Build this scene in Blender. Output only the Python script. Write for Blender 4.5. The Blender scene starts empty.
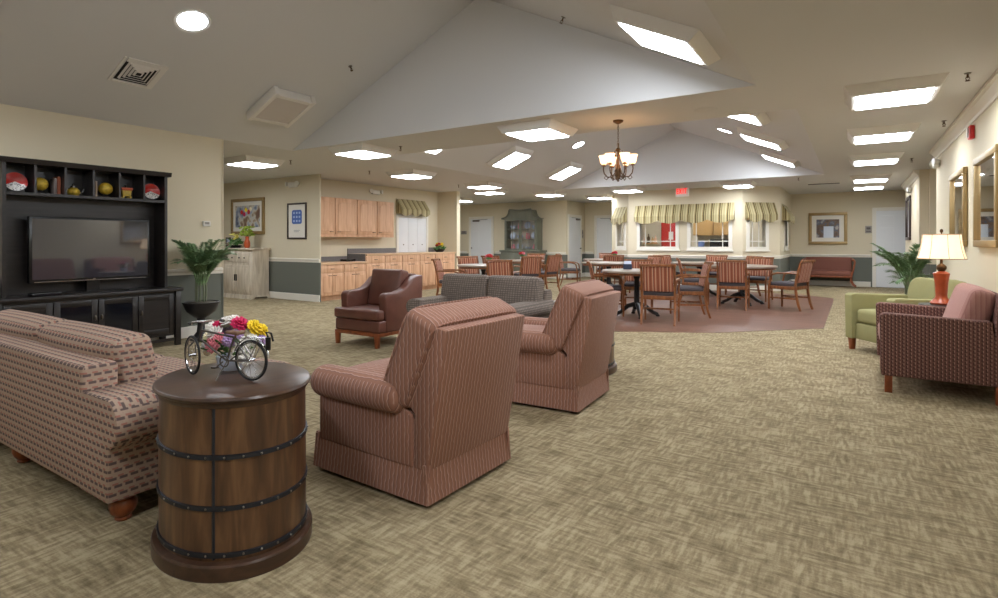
import bpy, bmesh, math, random
from mathutils import Matrix, Vector, Euler
PI = math.pi
R = math.radians
rnd = random.Random(7)
sc = bpy.context.scene
COL = sc.collection

# ------------------------------------------------------------------ materials
def lin(h):
    if isinstance(h, str):
        h = h.lstrip('#'); c = [int(h[i:i+2], 16)/255 for i in (0, 2, 4)]
    else:
        c = [v/255 for v in h]
    return tuple((v/12.92 if v <= .04045 else ((v+.055)/1.055)**2.4) for v in c) + (1,)

def newmat(name):
    m = bpy.data.materials.new(name); m.use_nodes = True
    nt = m.node_tree
    return m, nt, nt.nodes['Principled BSDF']

def simple(name, col, rough=.5, metal=0, bump=0, bscale=200, vary=0, vscale=8, spec=.5, coat=0):
    m, nt, b = newmat(name)
    b.inputs['Base Color'].default_value = lin(col)
    b.inputs['Roughness'].default_value = rough
    b.inputs['Metallic'].default_value = metal
    b.inputs['Specular IOR Level'].default_value = spec
    b.inputs['Coat Weight'].default_value = coat
    tc = nt.nodes.new('ShaderNodeTexCoord')
    if vary:
        n = nt.nodes.new('ShaderNodeTexNoise'); n.inputs['Scale'].default_value = vscale
        nt.links.new(tc.outputs['Object'], n.inputs['Vector'])
        h = nt.nodes.new('ShaderNodeHueSaturation'); h.inputs['Color'].default_value = lin(col)
        mr = nt.nodes.new('ShaderNodeMapRange')
        mr.inputs['From Min'].default_value = .3; mr.inputs['From Max'].default_value = .7
        mr.inputs['To Min'].default_value = 1-vary; mr.inputs['To Max'].default_value = 1+vary
        nt.links.new(n.outputs['Fac'], mr.inputs['Value']); nt.links.new(mr.outputs['Result'], h.inputs['Value'])
        nt.links.new(h.outputs['Color'], b.inputs['Base Color'])
    if bump:
        n2 = nt.nodes.new('ShaderNodeTexNoise'); n2.inputs['Scale'].default_value = bscale
        nt.links.new(tc.outputs['Object'], n2.inputs['Vector'])
        bp = nt.nodes.new('ShaderNodeBump'); bp.inputs['Strength'].default_value = bump; bp.inputs['Distance'].default_value = .004
        nt.links.new(n2.outputs['Fac'], bp.inputs['Height']); nt.links.new(bp.outputs['Normal'], b.inputs['Normal'])
    return m

def emit(name, col, strength):
    m, nt, b = newmat(name)
    b.inputs['Base Color'].default_value = lin(col)
    b.inputs['Emission Color'].default_value = lin(col)
    b.inputs['Emission Strength'].default_value = strength
    return m

def ramp(nt, stops, constant=False):
    r = nt.nodes.new('ShaderNodeValToRGB')
    cr = r.color_ramp
    cr.interpolation = 'CONSTANT' if constant else 'LINEAR'
    while len(cr.elements) < len(stops): cr.elements.new(.5)
    for e, (p, c) in zip(cr.elements, stops):
        e.position = p; e.color = lin(c)
    return r

def math_node(nt, op, a=None, bval=None, b=None):
    n = nt.nodes.new('ShaderNodeMath'); n.operation = op
    if a is not None: nt.links.new(a, n.inputs[0])
    if b is not None: nt.links.new(b, n.inputs[1])
    elif bval is not None: n.inputs[1].default_value = bval
    return n.outputs[0]

def add_fabric_bump(nt, b, vec, scale=700, strength=.25):
    n = nt.nodes.new('ShaderNodeTexNoise'); n.inputs['Scale'].default_value = scale
    nt.links.new(vec, n.inputs['Vector'])
    bp = nt.nodes.new('ShaderNodeBump'); bp.inputs['Strength'].default_value = strength; bp.inputs['Distance'].default_value = .002
    nt.links.new(n.outputs['Fac'], bp.inputs['Height']); nt.links.new(bp.outputs['Normal'], b.inputs['Normal'])

def stripes(name, stops, period, distort=0, dscale=30, rough=.9, axis=0, constant=True, sheen=.1):
    m, nt, b = newmat(name)
    b.inputs['Roughness'].default_value = rough; b.inputs['Specular IOR Level'].default_value = .2
    b.inputs['Sheen Weight'].default_value = sheen
    tc = nt.nodes.new('ShaderNodeTexCoord')
    sp = nt.nodes.new('ShaderNodeSeparateXYZ'); nt.links.new(tc.outputs['UV'], sp.inputs[0])
    v = math_node(nt, 'MULTIPLY', sp.outputs[axis], 1/period)
    if distort:
        w = nt.nodes.new('ShaderNodeTexNoise'); w.inputs['Scale'].default_value = dscale; w.inputs['Detail'].default_value = 0
        nt.links.new(tc.outputs['UV'], w.inputs['Vector'])
        d = math_node(nt, 'MULTIPLY', w.outputs['Fac'], distort)
        v = math_node(nt, 'ADD', v, b=d)
    v = math_node(nt, 'ADD', v, 100.0)
    f = math_node(nt, 'FRACT', v)
    r = ramp(nt, stops, constant); nt.links.new(f, r.inputs['Fac'])
    nt.links.new(r.outputs['Color'], b.inputs['Base Color'])
    add_fabric_bump(nt, b, tc.outputs['UV'])
    return m

def bricky(name, c1, c2, mortar, w, h, msize=.1, offset=.5, rough=.92, noise=0):
    m, nt, b = newmat(name)
    b.inputs['Roughness'].default_value = rough; b.inputs['Specular IOR Level'].default_value = .2
    tc = nt.nodes.new('ShaderNodeTexCoord')
    br = nt.nodes.new('ShaderNodeTexBrick')
    br.inputs['Color1'].default_value = lin(c1); br.inputs['Color2'].default_value = lin(c2); br.inputs['Mortar'].default_value = lin(mortar)
    br.inputs['Scale'].default_value = 1; br.inputs['Brick Width'].default_value = w; br.inputs['Row Height'].default_value = h
    br.inputs['Mortar Size'].default_value = msize*h; br.inputs['Mortar Smooth'].default_value = .3
    br.offset = offset; br.inputs['Bias'].default_value = 0
    nt.links.new(tc.outputs['UV'], br.inputs['Vector'])
    nt.links.new(br.outputs['Color'], b.inputs['Base Color'])
    add_fabric_bump(nt, b, tc.outputs['UV'])
    return m

def dashes(name, base, dark, accent, cu, cv, rough=.92, swap=False):
    """woven dashes: a dark bar and a coloured bar in every cell, every other row shifted"""
    m, nt, b = newmat(name)
    b.inputs['Roughness'].default_value = rough; b.inputs['Specular IOR Level'].default_value = .2
    tc = nt.nodes.new('ShaderNodeTexCoord'); sp = nt.nodes.new('ShaderNodeSeparateXYZ'); nt.links.new(tc.outputs['UV'], sp.inputs[0])
    U, V = (sp.outputs[1], sp.outputs[0]) if swap else (sp.outputs[0], sp.outputs[1])
    v = math_node(nt, 'ADD', math_node(nt, 'MULTIPLY', V, 1/cv), 200.0)
    row = math_node(nt, 'FLOOR', v); vf = math_node(nt, 'FRACT', v)
    sh = math_node(nt, 'MULTIPLY', math_node(nt, 'MODULO', row, 2.0), .5)
    u = math_node(nt, 'ADD', math_node(nt, 'ADD', math_node(nt, 'MULTIPLY', U, 1/cu), 200.0), b=sh)
    uf = math_node(nt, 'FRACT', u)
    def band(x, lo, hi):
        mr = nt.nodes.new('ShaderNodeMapRange'); mr.interpolation_type = 'SMOOTHSTEP'
        c = math_node(nt, 'ABSOLUTE', math_node(nt, 'SUBTRACT', x, (lo+hi)/2))
        mr.inputs['From Min'].default_value = (hi-lo)/2+.06; mr.inputs['From Max'].default_value = (hi-lo)/2-.06
        nt.links.new(c, mr.inputs['Value']); return mr.outputs['Result']
    d = math_node(nt, 'MULTIPLY', band(vf, .06, .42), b=band(uf, .1, .82))
    e = math_node(nt, 'MULTIPLY', band(vf, .42, .66), b=band(uf, .45, 1.0))
    n = nt.nodes.new('ShaderNodeTexNoise'); n.inputs['Scale'].default_value = 160; nt.links.new(tc.outputs['UV'], n.inputs['Vector'])
    hs = nt.nodes.new('ShaderNodeHueSaturation'); hs.inputs['Color'].default_value = lin(base)
    nt.links.new(math_node(nt, 'ADD', math_node(nt, 'MULTIPLY', n.outputs['Fac'], .4), .8), hs.inputs['Value'])
    m1 = nt.nodes.new('ShaderNodeMix'); m1.data_type = 'RGBA'; m1.inputs[7].default_value = lin(accent)
    nt.links.new(hs.outputs['Color'], m1.inputs[6]); nt.links.new(e, m1.inputs[0])
    m2 = nt.nodes.new('ShaderNodeMix'); m2.data_type = 'RGBA'; m2.inputs[7].default_value = lin(dark)
    nt.links.new(m1.outputs[2], m2.inputs[6]); nt.links.new(d, m2.inputs[0])
    nt.links.new(m2.outputs[2], b.inputs['Base Color'])
    add_fabric_bump(nt, b, tc.outputs['UV'])
    return m

def wood(name, c1, c2, scale=6, rough=.4, along='z', stretch=10, coat=0, c3=None):
    m, nt, b = newmat(name)
    b.inputs['Roughness'].default_value = rough; b.inputs['Coat Weight'].default_value = coat
    tc = nt.nodes.new('ShaderNodeTexCoord')
    mp = nt.nodes.new('ShaderNodeMapping'); nt.links.new(tc.outputs['Object'], mp.inputs['Vector'])
    s = [scale*stretch/2]*3; s['xyz'.index(along)] = scale/2
    mp.inputs['Scale'].default_value = s
    n = nt.nodes.new('ShaderNodeTexNoise'); n.inputs['Scale'].default_value = 1; n.inputs['Detail'].default_value = 5; n.inputs['Distortion'].default_value = .6
    nt.links.new(mp.outputs['Vector'], n.inputs['Vector'])
    st = [(.3, c1), (.7, c2)] if c3 is None else [(.25, c1), (.5, c3), (.75, c2)]
    r = ramp(nt, st); nt.links.new(n.outputs['Fac'], r.inputs['Fac'])
    nt.links.new(r.outputs['Color'], b.inputs['Base Color'])
    return m

def carpet():
    m, nt, b = newmat('carpet')
    b.inputs['Roughness'].default_value = .97; b.inputs['Specular IOR Level'].default_value = .1
    geo = nt.nodes.new('ShaderNodeNewGeometry')
    def stretched(sx, sy, det=2):
        mp = nt.nodes.new('ShaderNodeMapping'); mp.inputs['Scale'].default_value = (sx, sy, 1)
        nt.links.new(geo.outputs['Position'], mp.inputs['Vector'])
        n = nt.nodes.new('ShaderNodeTexNoise'); n.inputs['Scale'].default_value = 1; n.inputs['Detail'].default_value = det
        nt.links.new(mp.outputs['Vector'], n.inputs['Vector'])
        return n.outputs['Fac']
    def thresh(v, lo, hi):
        mr = nt.nodes.new('ShaderNodeMapRange'); mr.inputs['From Min'].default_value = lo; mr.inputs['From Max'].default_value = hi
        nt.links.new(v, mr.inputs['Value']); return mr.outputs['Result']
    hx = thresh(stretched(8, 46), .36, .64); hy = thresh(stretched(46, 8), .36, .64)
    sel = thresh(stretched(8, 8, 1), .40, .60)
    mx = nt.nodes.new('ShaderNodeMix'); mx.data_type = 'FLOAT'
    nt.links.new(sel, mx.inputs[0]); nt.links.new(hx, mx.inputs[2]); nt.links.new(hy, mx.inputs[3])
    big = thresh(stretched(4, 4, 4), .3, .7)
    fine = thresh(stretched(130, 130, 3), .3, .7)
    t = math_node(nt, 'MULTIPLY', mx.outputs[0], .24)
    t = math_node(nt, 'ADD', t, b=math_node(nt, 'MULTIPLY', hx, .17))
    t = math_node(nt, 'ADD', t, b=math_node(nt, 'MULTIPLY', hy, .17))
    t = math_node(nt, 'ADD', t, b=math_node(nt, 'MULTIPLY', big, .25))
    t = math_node(nt, 'ADD', t, b=math_node(nt, 'MULTIPLY', fine, .18))
    r = ramp(nt, [(.16, (112, 98, 74)), (.5, (144, 129, 101)), (.84, (173, 158, 128))])
    nt.links.new(t, r.inputs['Fac']); nt.links.new(r.outputs['Color'], b.inputs['Base Color'])
    bp = nt.nodes.new('ShaderNodeBump'); bp.inputs['Strength'].default_value = .4; bp.inputs['Distance'].default_value = .006
    nt.links.new(t, bp.inputs['Height']); nt.links.new(bp.outputs['Normal'], b.inputs['Normal'])
    return m

def plank_floor():
    m, nt, b = newmat('plank_floor')
    b.inputs['Roughness'].default_value = .38
    geo = nt.nodes.new('ShaderNodeNewGeometry')
    mp = nt.nodes.new('ShaderNodeMapping'); nt.links.new(geo.outputs['Position'], mp.inputs['Vector'])
    br = nt.nodes.new('ShaderNodeTexBrick'); br.inputs['Scale'].default_value = 1
    br.inputs['Brick Width'].default_value = .9; br.inputs['Row Height'].default_value = .1; br.inputs['Mortar Size'].default_value = .002
    br.inputs['Color1'].default_value = lin((124, 88, 72)); br.inputs['Color2'].default_value = lin((108, 75, 61)); br.inputs['Mortar'].default_value = lin((80, 50, 38))
    nt.links.new(mp.outputs['Vector'], br.inputs['Vector'])
    nt.links.new(br.outputs['Color'], b.inputs['Base Color'])
    return m

def wall_paint(name, up, low):
    m, nt, b = newmat(name)
    b.inputs['Roughness'].default_value = .75; b.inputs['Specular IOR Level'].default_value = .2
    geo = nt.nodes.new('ShaderNodeNewGeometry')
    sp = nt.nodes.new('ShaderNodeSeparateXYZ'); nt.links.new(geo.outputs['Position'], sp.inputs[0])
    g = math_node(nt, 'GREATER_THAN', sp.outputs[2], .80)
    mx = nt.nodes.new('ShaderNodeMix'); mx.data_type = 'RGBA'
    mx.inputs[6].default_value = lin(low); mx.inputs[7].default_value = lin(up)
    nt.links.new(g, mx.inputs[0]); nt.links.new(mx.outputs[2], b.inputs['Base Color'])
    return m

def glass_mat(name, tint=(255, 255, 255), refl=.04):
    m = bpy.data.materials.new(name); m.use_nodes = True
    nt = m.node_tree; nt.nodes.clear()
    o = nt.nodes.new('ShaderNodeOutputMaterial'); t = nt.nodes.new('ShaderNodeBsdfTransparent'); g = nt.nodes.new('ShaderNodeBsdfGlossy')
    t.inputs['Color'].default_value = lin(tint); g.inputs['Roughness'].default_value = .03
    mx = nt.nodes.new('ShaderNodeMixShader'); mx.inputs[0].default_value = refl
    nt.links.new(t.outputs[0], mx.inputs[1]); nt.links.new(g.outputs[0], mx.inputs[2]); nt.links.new(mx.outputs[0], o.inputs['Surface'])
    return m

def shade_mat(name, col, e):
    m = bpy.data.materials.new(name); m.use_nodes = True
    nt = m.node_tree; nt.nodes.clear()
    o = nt.nodes.new('ShaderNodeOutputMaterial'); d = nt.nodes.new('ShaderNodeBsdfDiffuse'); t = nt.nodes.new('ShaderNodeBsdfTranslucent')
    d.inputs['Color'].default_value = lin(col); t.inputs['Color'].default_value = lin(col)
    mx = nt.nodes.new('ShaderNodeMixShader'); mx.inputs[0].default_value = .5
    em = nt.nodes.new('ShaderNodeEmission'); em.inputs['Color'].default_value = lin(col); em.inputs['Strength'].default_value = e
    ad = nt.nodes.new('ShaderNodeAddShader')
    nt.links.new(d.outputs[0], mx.inputs[1]); nt.links.new(t.outputs[0], mx.inputs[2])
    nt.links.new(mx.outputs[0], ad.inputs[0]); nt.links.new(em.outputs[0], ad.inputs[1]); nt.links.new(ad.outputs[0], o.inputs['Surface'])
    return m

def blotch(name, stops, scale, rough=.5, detail=3):
    m, nt, b = newmat(name)
    b.inputs['Roughness'].default_value = rough
    tc = nt.nodes.new('ShaderNodeTexCoord'); n = nt.nodes.new('ShaderNodeTexNoise'); n.inputs['Scale'].default_value = scale; n.inputs['Detail'].default_value = detail
    nt.links.new(tc.outputs['Object'], n.inputs['Vector'])
    r = ramp(nt, stops); nt.links.new(n.outputs['Fac'], r.inputs['Fac']); nt.links.new(r.outputs['Color'], b.inputs['Base Color'])
    return m

M = {}
M['ceiling'] = simple('ceiling_paint', (209, 208, 207), .85, spec=.2)
M['vault'] = simple('vault_paint', (220, 220, 221), .85, spec=.2)
CREAM = (214, 202, 176)
M['wall'] = wall_paint('wall_paint', CREAM, (108, 110, 101))
M['wall_plain'] = simple('wall_cream', CREAM, .75, spec=.25)
M['trim'] = simple('white_trim', (228, 222, 210), .5)
M['door'] = simple('door_white', (226, 226, 226), .5)
M['carpet'] = carpet()
M['plank'] = plank_floor()
M['lens'] = emit('light_lens', (240, 247, 255), 13)
M['fixture'] = simple('fixture_white', (222, 218, 212), .5)
M['lens_off'] = simple('lens_unlit', (196, 188, 182), .4)
M['black_wood'] = wood('black_wood', (27, 23, 22), (42, 36, 34), 5, .35, 'x')
M['black_metal'] = simple('black_metal', (34, 32, 32), .4, .6)
M['iron'] = simple('iron_band', (60, 62, 70), .45, .8)
M['barrel'] = wood('barrel_wood', (54, 37, 27), (120, 88, 59), 6, .32, 'z', 7, c3=(88, 60, 40))
M['barrel_top'] = wood('barrel_top', (58, 40, 30), (82, 58, 44), 6, .3, 'y', 9)
M['weave'] = dashes('woven_fabric', (166, 142, 124), (98, 82, 78), (156, 106, 94), .042, .034)
M['stripe'] = stripes('striped_fabric', [(0, (142, 100, 82)), (.42, (150, 107, 89)), (.62, (182, 146, 130)), (.74, (112, 80, 70)), (.86, (144, 102, 85)), (1, (142, 100, 82))], .025, .5, 40, constant=False)
M['plaid'] = bricky('grey_plaid', (142, 129, 118), (126, 114, 105), (100, 90, 84), .03, .022, .22, 0)
M['leather'] = simple('brown_leather', (102, 62, 50), .38, bump=.15, bscale=90, vary=.12)
M['dots'] = dashes('dotted_fabric', (108, 76, 68), (72, 48, 44), (164, 130, 116), .03, .024, swap=True)
M['lavender'] = stripes('lavender_fabric', [(0, (168, 122, 112)), (.6, (176, 132, 122)), (.8, (150, 106, 98)), (1, (168, 122, 112))], .03, .2, constant=False)
M['green'] = simple('green_fabric', (152, 147, 104), .9, bump=.2, bscale=500, spec=.2, vary=.04)
M['cherry'] = wood('cherry_wood', (112, 54, 28), (152, 84, 46), 6, .35, 'z', 8)
M['chair_wood'] = wood('chair_wood', (104, 60, 31), (148, 92, 50), 6, .35, 'z', 8)
M['chair_fabric'] = stripes('dining_stripe', [(0, (142, 82, 60)), (.2, (188, 142, 116)), (.34, (152, 92, 68)), (.5, (110, 62, 48)), (.62, (192, 152, 126)), (.72, (158, 98, 74)), (.88, (120, 70, 54))], .105)
M['seat_dark'] = simple('dark_seat', (66, 58, 62), .7)
M['table_top'] = simple('table_laminate', (150, 134, 120), .3)
M['maple'] = wood('maple_cabinet', (196, 148, 112), (222, 178, 142), 4, .45, 'z', 8)
M['maple_light'] = simple('maple_edge', (214, 176, 138), .4)
M['granite'] = blotch('granite', [(.3, (70, 68, 70)), (.7, (140, 134, 132))], 90, .35)
M['whitewash'] = wood('whitewashed_wood', (184, 168, 146), (222, 210, 190), 4, .7, 'z', 6)
M['hutch'] = wood('grey_green_paint', (98, 98, 84), (116, 116, 100), 3, .6, 'z', 4)
M['gold'] = simple('antique_gold', (158, 132, 88), .4, .4)
M['bronze'] = simple('bronze_metal', (88, 66, 44), .4, .8)
M['darkframe'] = simple('dark_frame', (58, 44, 36), .4)
M['mirror'] = simple('mirror_glass', (225, 225, 225), .02, 1)
M['glass'] = glass_mat('pane_glass')
M['mat_board'] = simple('mat_board', (226, 220, 208), .7)
M['chrome'] = simple('chrome', (190, 190, 190), .2, 1)
M['nickel'] = simple('nickel', (130, 124, 116), .35, 1)
M['tv_screen'] = simple('tv_screen', (50, 52, 60), .05, spec=1.0, coat=1)  # base lightened to stand in for the bright room reflected in the screen
M['tv_body'] = simple('tv_body', (16, 16, 17), .25)
M['cab_glass'] = simple('dark_cabinet_glass', (14, 18, 28), .08)
M['terracotta'] = simple('orange_ceramic', (188, 84, 44), .3, vary=.15, vscale=14)
M['lampshade'] = shade_mat('lamp_shade', (250, 236, 212), .16)
M['chand_shade'] = shade_mat('chandelier_shade', (255, 228, 188), .55)
M['chand_bulb'] = emit('chandelier_bulb', (255, 230, 196), 2.5)
M['bulb'] = emit('warm_bulb', (255, 234, 208), 5)
M['leaf'] = simple('palm_leaf', (120, 148, 104), .55, vary=.3, vscale=30)
M['stalk'] = simple('palm_stalk', (116, 122, 96), .6)
M['urn'] = simple('urn_black', (38, 36, 38), .5)
M['soil'] = simple('soil_moss', (84, 78, 66), .95, vary=.3, vscale=60)
M['valance'] = stripes('valance_stripe', [(0, (170, 158, 118)), (.22, (196, 184, 146)), (.36, (158, 142, 98)), (.5, (84, 68, 42)), (.62, (176, 164, 122)), (.74, (118, 102, 64)), (.84, (186, 174, 134))], .19)
M['red'] = simple('red_paint', (196, 36, 30), .45)
M['white_plastic'] = simple('white_plastic', (222, 218, 208), .45)
M['ceramic'] = simple('white_ceramic', (214, 222, 240), .2)
M['yellow'] = simple('yellow_glaze', (196, 164, 52), .4, vary=.25, vscale=40)
M['settee'] = simple('rust_settee', (124, 72, 56), .7, bump=.2, bscale=300)
M['amber'] = simple('tan_cabinet', (192, 150, 92), .5)
M['blue'] = simple('blue_plastic', (120, 140, 190), .4)

# ------------------------------------------------------------------ mesh building
class MB:
    def __init__(s): s.bm = bmesh.new()
    def _merge(s, tmp, rot=None, c=(0, 0, 0)):
        if rot is not None:
            bmesh.ops.transform(tmp, matrix=(rot if isinstance(rot, Matrix) else Euler(rot).to_matrix()).to_4x4(), verts=tmp.verts)
        bmesh.ops.translate(tmp, vec=Vector(c), verts=tmp.verts)
        me = bpy.data.meshes.new('tmp'); tmp.to_mesh(me); tmp.free()
        s.bm.from_mesh(me); bpy.data.meshes.remove(me)
        return s
    def _bev(s, t, bev, seg):
        es = [e for e in t.edges if len(e.link_faces) == 2 and e.calc_face_angle(0) > .5]
        if es: bmesh.ops.bevel(t, geom=es, offset=bev, segments=seg, affect='EDGES', profile=.5, clamp_overlap=True)
    def box(s, c, size, bev=0, seg=2, rot=None):
        t = bmesh.new(); bmesh.ops.create_cube(t, size=1)
        bmesh.ops.scale(t, vec=Vector(size), verts=t.verts)
        if bev: s._bev(t, bev, seg)
        return s._merge(t, rot, c)
    def b2(s, x0, x1, y0, y1, z0, z1, bev=0, seg=2):
        return s.box(((x0+x1)/2, (y0+y1)/2, (z0+z1)/2), (abs(x1-x0), abs(y1-y0), abs(z1-z0)), bev, seg)
    def prism(s, poly, axis, a0, a1, bev=0, seg=2, rot=None, c=(0, 0, 0)):
        t = bmesh.new()
        def P(p, a):
            return {'x': (a, p[0], p[1]), 'y': (p[0], a, p[1]), 'z': (p[0], p[1], a)}[axis]
        A = [t.verts.new(P(p, a0)) for p in poly]; B = [t.verts.new(P(p, a1)) for p in poly]
        n = len(poly)
        t.faces.new(A[::-1]); t.faces.new(B)
        for i in range(n): t.faces.new((A[i], A[(i+1) % n], B[(i+1) % n], B[i]))
        bmesh.ops.recalc_face_normals(t, faces=t.faces)
        if bev: s._bev(t, bev, seg)
        return s._merge(t, rot, c)
    def lathe(s, prof, c=(0, 0, 0), n=32, sx=1, sy=1, rot=None, caps=True):
        t = bmesh.new(); rings = []
        for r, z in prof:
            if r < 1e-5: rings.append([t.verts.new((0, 0, z))])
            else: rings.append([t.verts.new((r*sx*math.cos(2*PI*k/n), r*sy*math.sin(2*PI*k/n), z)) for k in range(n)])
        for a, b in zip(rings, rings[1:]):
            for k in range(n):
                if len(a) == 1 and len(b) == 1: continue
                if len(a) == 1: t.faces.new((a[0], b[k], b[(k+1) % n]))
                elif len(b) == 1: t.faces.new((a[k], b[0], a[(k+1) % n]))
                else: t.faces.new((a[k], a[(k+1) % n], b[(k+1) % n], b[k]))
        if caps:
            for rr in (rings[0], rings[-1]):
                if len(rr) > 1: t.faces.new(rr)
        bmesh.ops.recalc_face_normals(t, faces=t.faces)
        return s._merge(t, rot, c)
    def cyl(s, c, r, h, n=24, axis='z', r2=None):
        rot = {'z': None, 'x': (0, PI/2, 0), 'y': (-PI/2, 0, 0)}[axis]
        return s.lathe([(r, -h/2), (r if r2 is None else r2, h/2)], c, n, rot=rot)
    def ell(s, c, rad, n=16, rot=None):
        t = bmesh.new(); bmesh.ops.create_uvsphere(t, u_segments=n, v_segments=max(6, n//2), radius=1)
        bmesh.ops.scale(t, vec=Vector(rad), verts=t.verts)
        return s._merge(t, rot, c)
    def tube(s, pts, r, n=8, closed=False, flat=1):
        t = bmesh.new(); pts = [Vector(p) for p in pts]; N = len(pts); rings = []
        up = Vector((0, 0, 1)); prev = None
        for i, p in enumerate(pts):
            a = pts[(i-1) % N] if (closed or i > 0) else p; b = pts[(i+1) % N] if (closed or i < N-1) else p
            d = (b-a).normalized()
            if prev is None:
                ref = up if abs(d.z) < .9 else Vector((1, 0, 0))
                u = d.cross(ref).normalized()
            else:
                u = (prev - d*prev.dot(d)); u = u.normalized() if u.length > 1e-6 else d.orthogonal().normalized()
            prev = u; v = d.cross(u)
            rr = r[i] if isinstance(r, (list, tuple)) else r
            rings.append([t.verts.new(p + u*rr*math.cos(2*PI*k/n+PI/n) + v*rr*flat*math.sin(2*PI*k/n+PI/n)) for k in range(n)])
        prs = list(zip(rings, rings[1:])) + ([(rings[-1], rings[0])] if closed else [])
        for a, b in prs:
            for k in range(n): t.faces.new((a[k], a[(k+1) % n], b[(k+1) % n], b[k]))
        if not closed: t.faces.new(rings[0][::-1]); t.faces.new(rings[-1])
        bmesh.ops.recalc_face_normals(t, faces=t.faces)
        return s._merge(t)
    def rcube(s, c, size, r, puff=(0, 0, 0), rot=None, k=3, m=5):
        t = bmesh.new(); h = [v/2 for v in size]; r = min(r, min(h)*.98)
        def pos(H):
            inn = H-r
            a = [inn + r*math.tan(PI/4*j/k) for j in range(1, k+1)]
            mid = [-inn + 2*inn*j/m for j in range(m+1)]
            return [-v for v in a[::-1]] + mid + a
        P = [pos(H) for H in h]
        def warp(q):
            inn = [H-r for H in h]
            cl = Vector([max(-i, min(i, v)) for i, v in zip(inn, q)])
            d = Vector(q)-cl
            w = cl + d.normalized()*r if d.length > 1e-7 else Vector(q)
            u = [w[i]/h[i] for i in range(3)]
            o = w.copy()
            for i in range(3):
                if puff[i]:
                    j, l = [x for x in range(3) if x != i]
                    o[i] += puff[i]*u[i]*(1-u[j]**2)*(1-u[l]**2)
            return o
        for ax in range(3):
            j, l = [x for x in range(3) if x != ax]
            for sg in (-1, 1):
                g = []
                for a in P[j]:
                    row = []
                    for b in P[l]:
                        q = [0, 0, 0]; q[ax] = sg*h[ax]; q[j] = a; q[l] = b
                        row.append(t.verts.new(warp(q)))
                    g.append(row)
                for a in range(len(g)-1):
                    for b in range(len(g[0])-1):
                        t.faces.new((g[a][b], g[a+1][b], g[a+1][b+1], g[a][b+1]))
        bmesh.ops.remove_doubles(t, verts=t.verts, dist=1e-5)
        bmesh.ops.recalc_face_normals(t, faces=t.faces)
        return s._merge(t, rot, c)
    def quad(s, a, b, c, d):
        vs = [s.bm.verts.new(p) for p in (a, b, c, d)]; s.bm.faces.new(vs); return s
    def tri(s, a, b, c):
        vs = [s.bm.verts.new(p) for p in (a, b, c)]; s.bm.faces.new(vs); return s
    def build(s, name, m, parent=None, loc=None, rot=None, smooth=True, angle=40, label=None):
        me = bpy.data.meshes.new(name)
        uv = s.bm.loops.layers.uv.verify()
        s.bm.normal_update()
        for f in s.bm.faces:
            n = f.normal; ax = max(range(3), key=lambda i: abs(n[i]))
            for l in f.loops:
                co = l.vert.co
                l[uv].uv = (co.y, co.z) if ax == 0 else ((co.x, co.z) if ax == 1 else (co.x, co.y))
        s.bm.to_mesh(me); s.bm.free()
        mm = M[m] if isinstance(m, str) else m
        me.materials.append(mm)
        if smooth:
            me.shade_smooth(); me.set_sharp_from_angle(angle=R(angle))
        o = bpy.data.objects.new(name, me); COL.objects.link(o)
        if parent is not None: o.parent = parent
        if loc is not None: o.location = loc
        if rot is not None: o.rotation_euler = rot
        if label: o['label'] = label
        return o

def thing(name, label, cat, loc=(0, 0, 0), rotz=0, group=None, rot=None):
    o = bpy.data.objects.new(name, None); COL.objects.link(o); o.empty_display_size = .1
    o.location = loc; o.rotation_euler = rot if rot else (0, 0, rotz)
    o['label'] = label; o['category'] = cat
    if group: o['group'] = group
    return o
def tag(o, label, cat, group=None):
    o['label'] = label; o['category'] = cat
    if group: o['group'] = group
    return o
def struct(name, mb, m, parent=None, smooth=False, **k):
    o = mb.build(name, m, parent, smooth=smooth, **k)
    if parent is None: o['kind'] = 'structure'
    return o
def dup(o, label=None, loc=None, rotz=None, parent=None, rot=None, group=None):
    c = o.copy(); COL.objects.link(c)
    if parent is not None: c.parent = parent
    if label: c['label'] = label
    if group: c['group'] = group
    if loc is not None: c.location = loc
    if rotz is not None: c.rotation_euler = (0, 0, rotz)
    if rot is not None: c.rotation_euler = rot
    for ch in [x for x in bpy.data.objects if x.parent == o]: dup(ch, parent=c)
    return c

# ------------------------------------------------------------------ the room
HC = 2.6
struct('floor', MB().b2(-13.4, 2.4, -3.2, 18.2, -.1, 0), 'carpet')
octa = [(-4.6, 7.1), (-2.75, 7.15), (-1.6, 7.75), (-.36, 9.0), (-.36, 13.85), (-1.1, 14.55), (-4.6, 14.55)]
struct('floor_planks', MB().prism(octa, 'z', 0, .004), 'plank')
V1 = dict(x0=-7.149, x1=-.72, y0=-2.7, y1=5.3, zp=4.1, xm=-3.7)
V2 = dict(x0=-6.45, x1=-.5, y0=6.45, y1=13.0, zp=3.85, xm=-3.475)
mb = MB()
xs = [-13.4, -7.149, -6.45, -.72, -.5, 2.4]; ys = [-3.2, -2.7, 5.3, 6.45, 13.0, 18.2]
for i in range(5):
    for j in range(5):
        cx_, cy_ = (xs[i]+xs[i+1])/2, (ys[j]+ys[j+1])/2
        if any(v['x0'] < cx_ < v['x1'] and v['y0'] < cy_ < v['y1'] for v in (V1, V2)): continue
        mb.b2(xs[i], xs[i+1], ys[j], ys[j+1], HC, HC+.03)
struct('ceiling', mb, 'ceiling')
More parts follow.
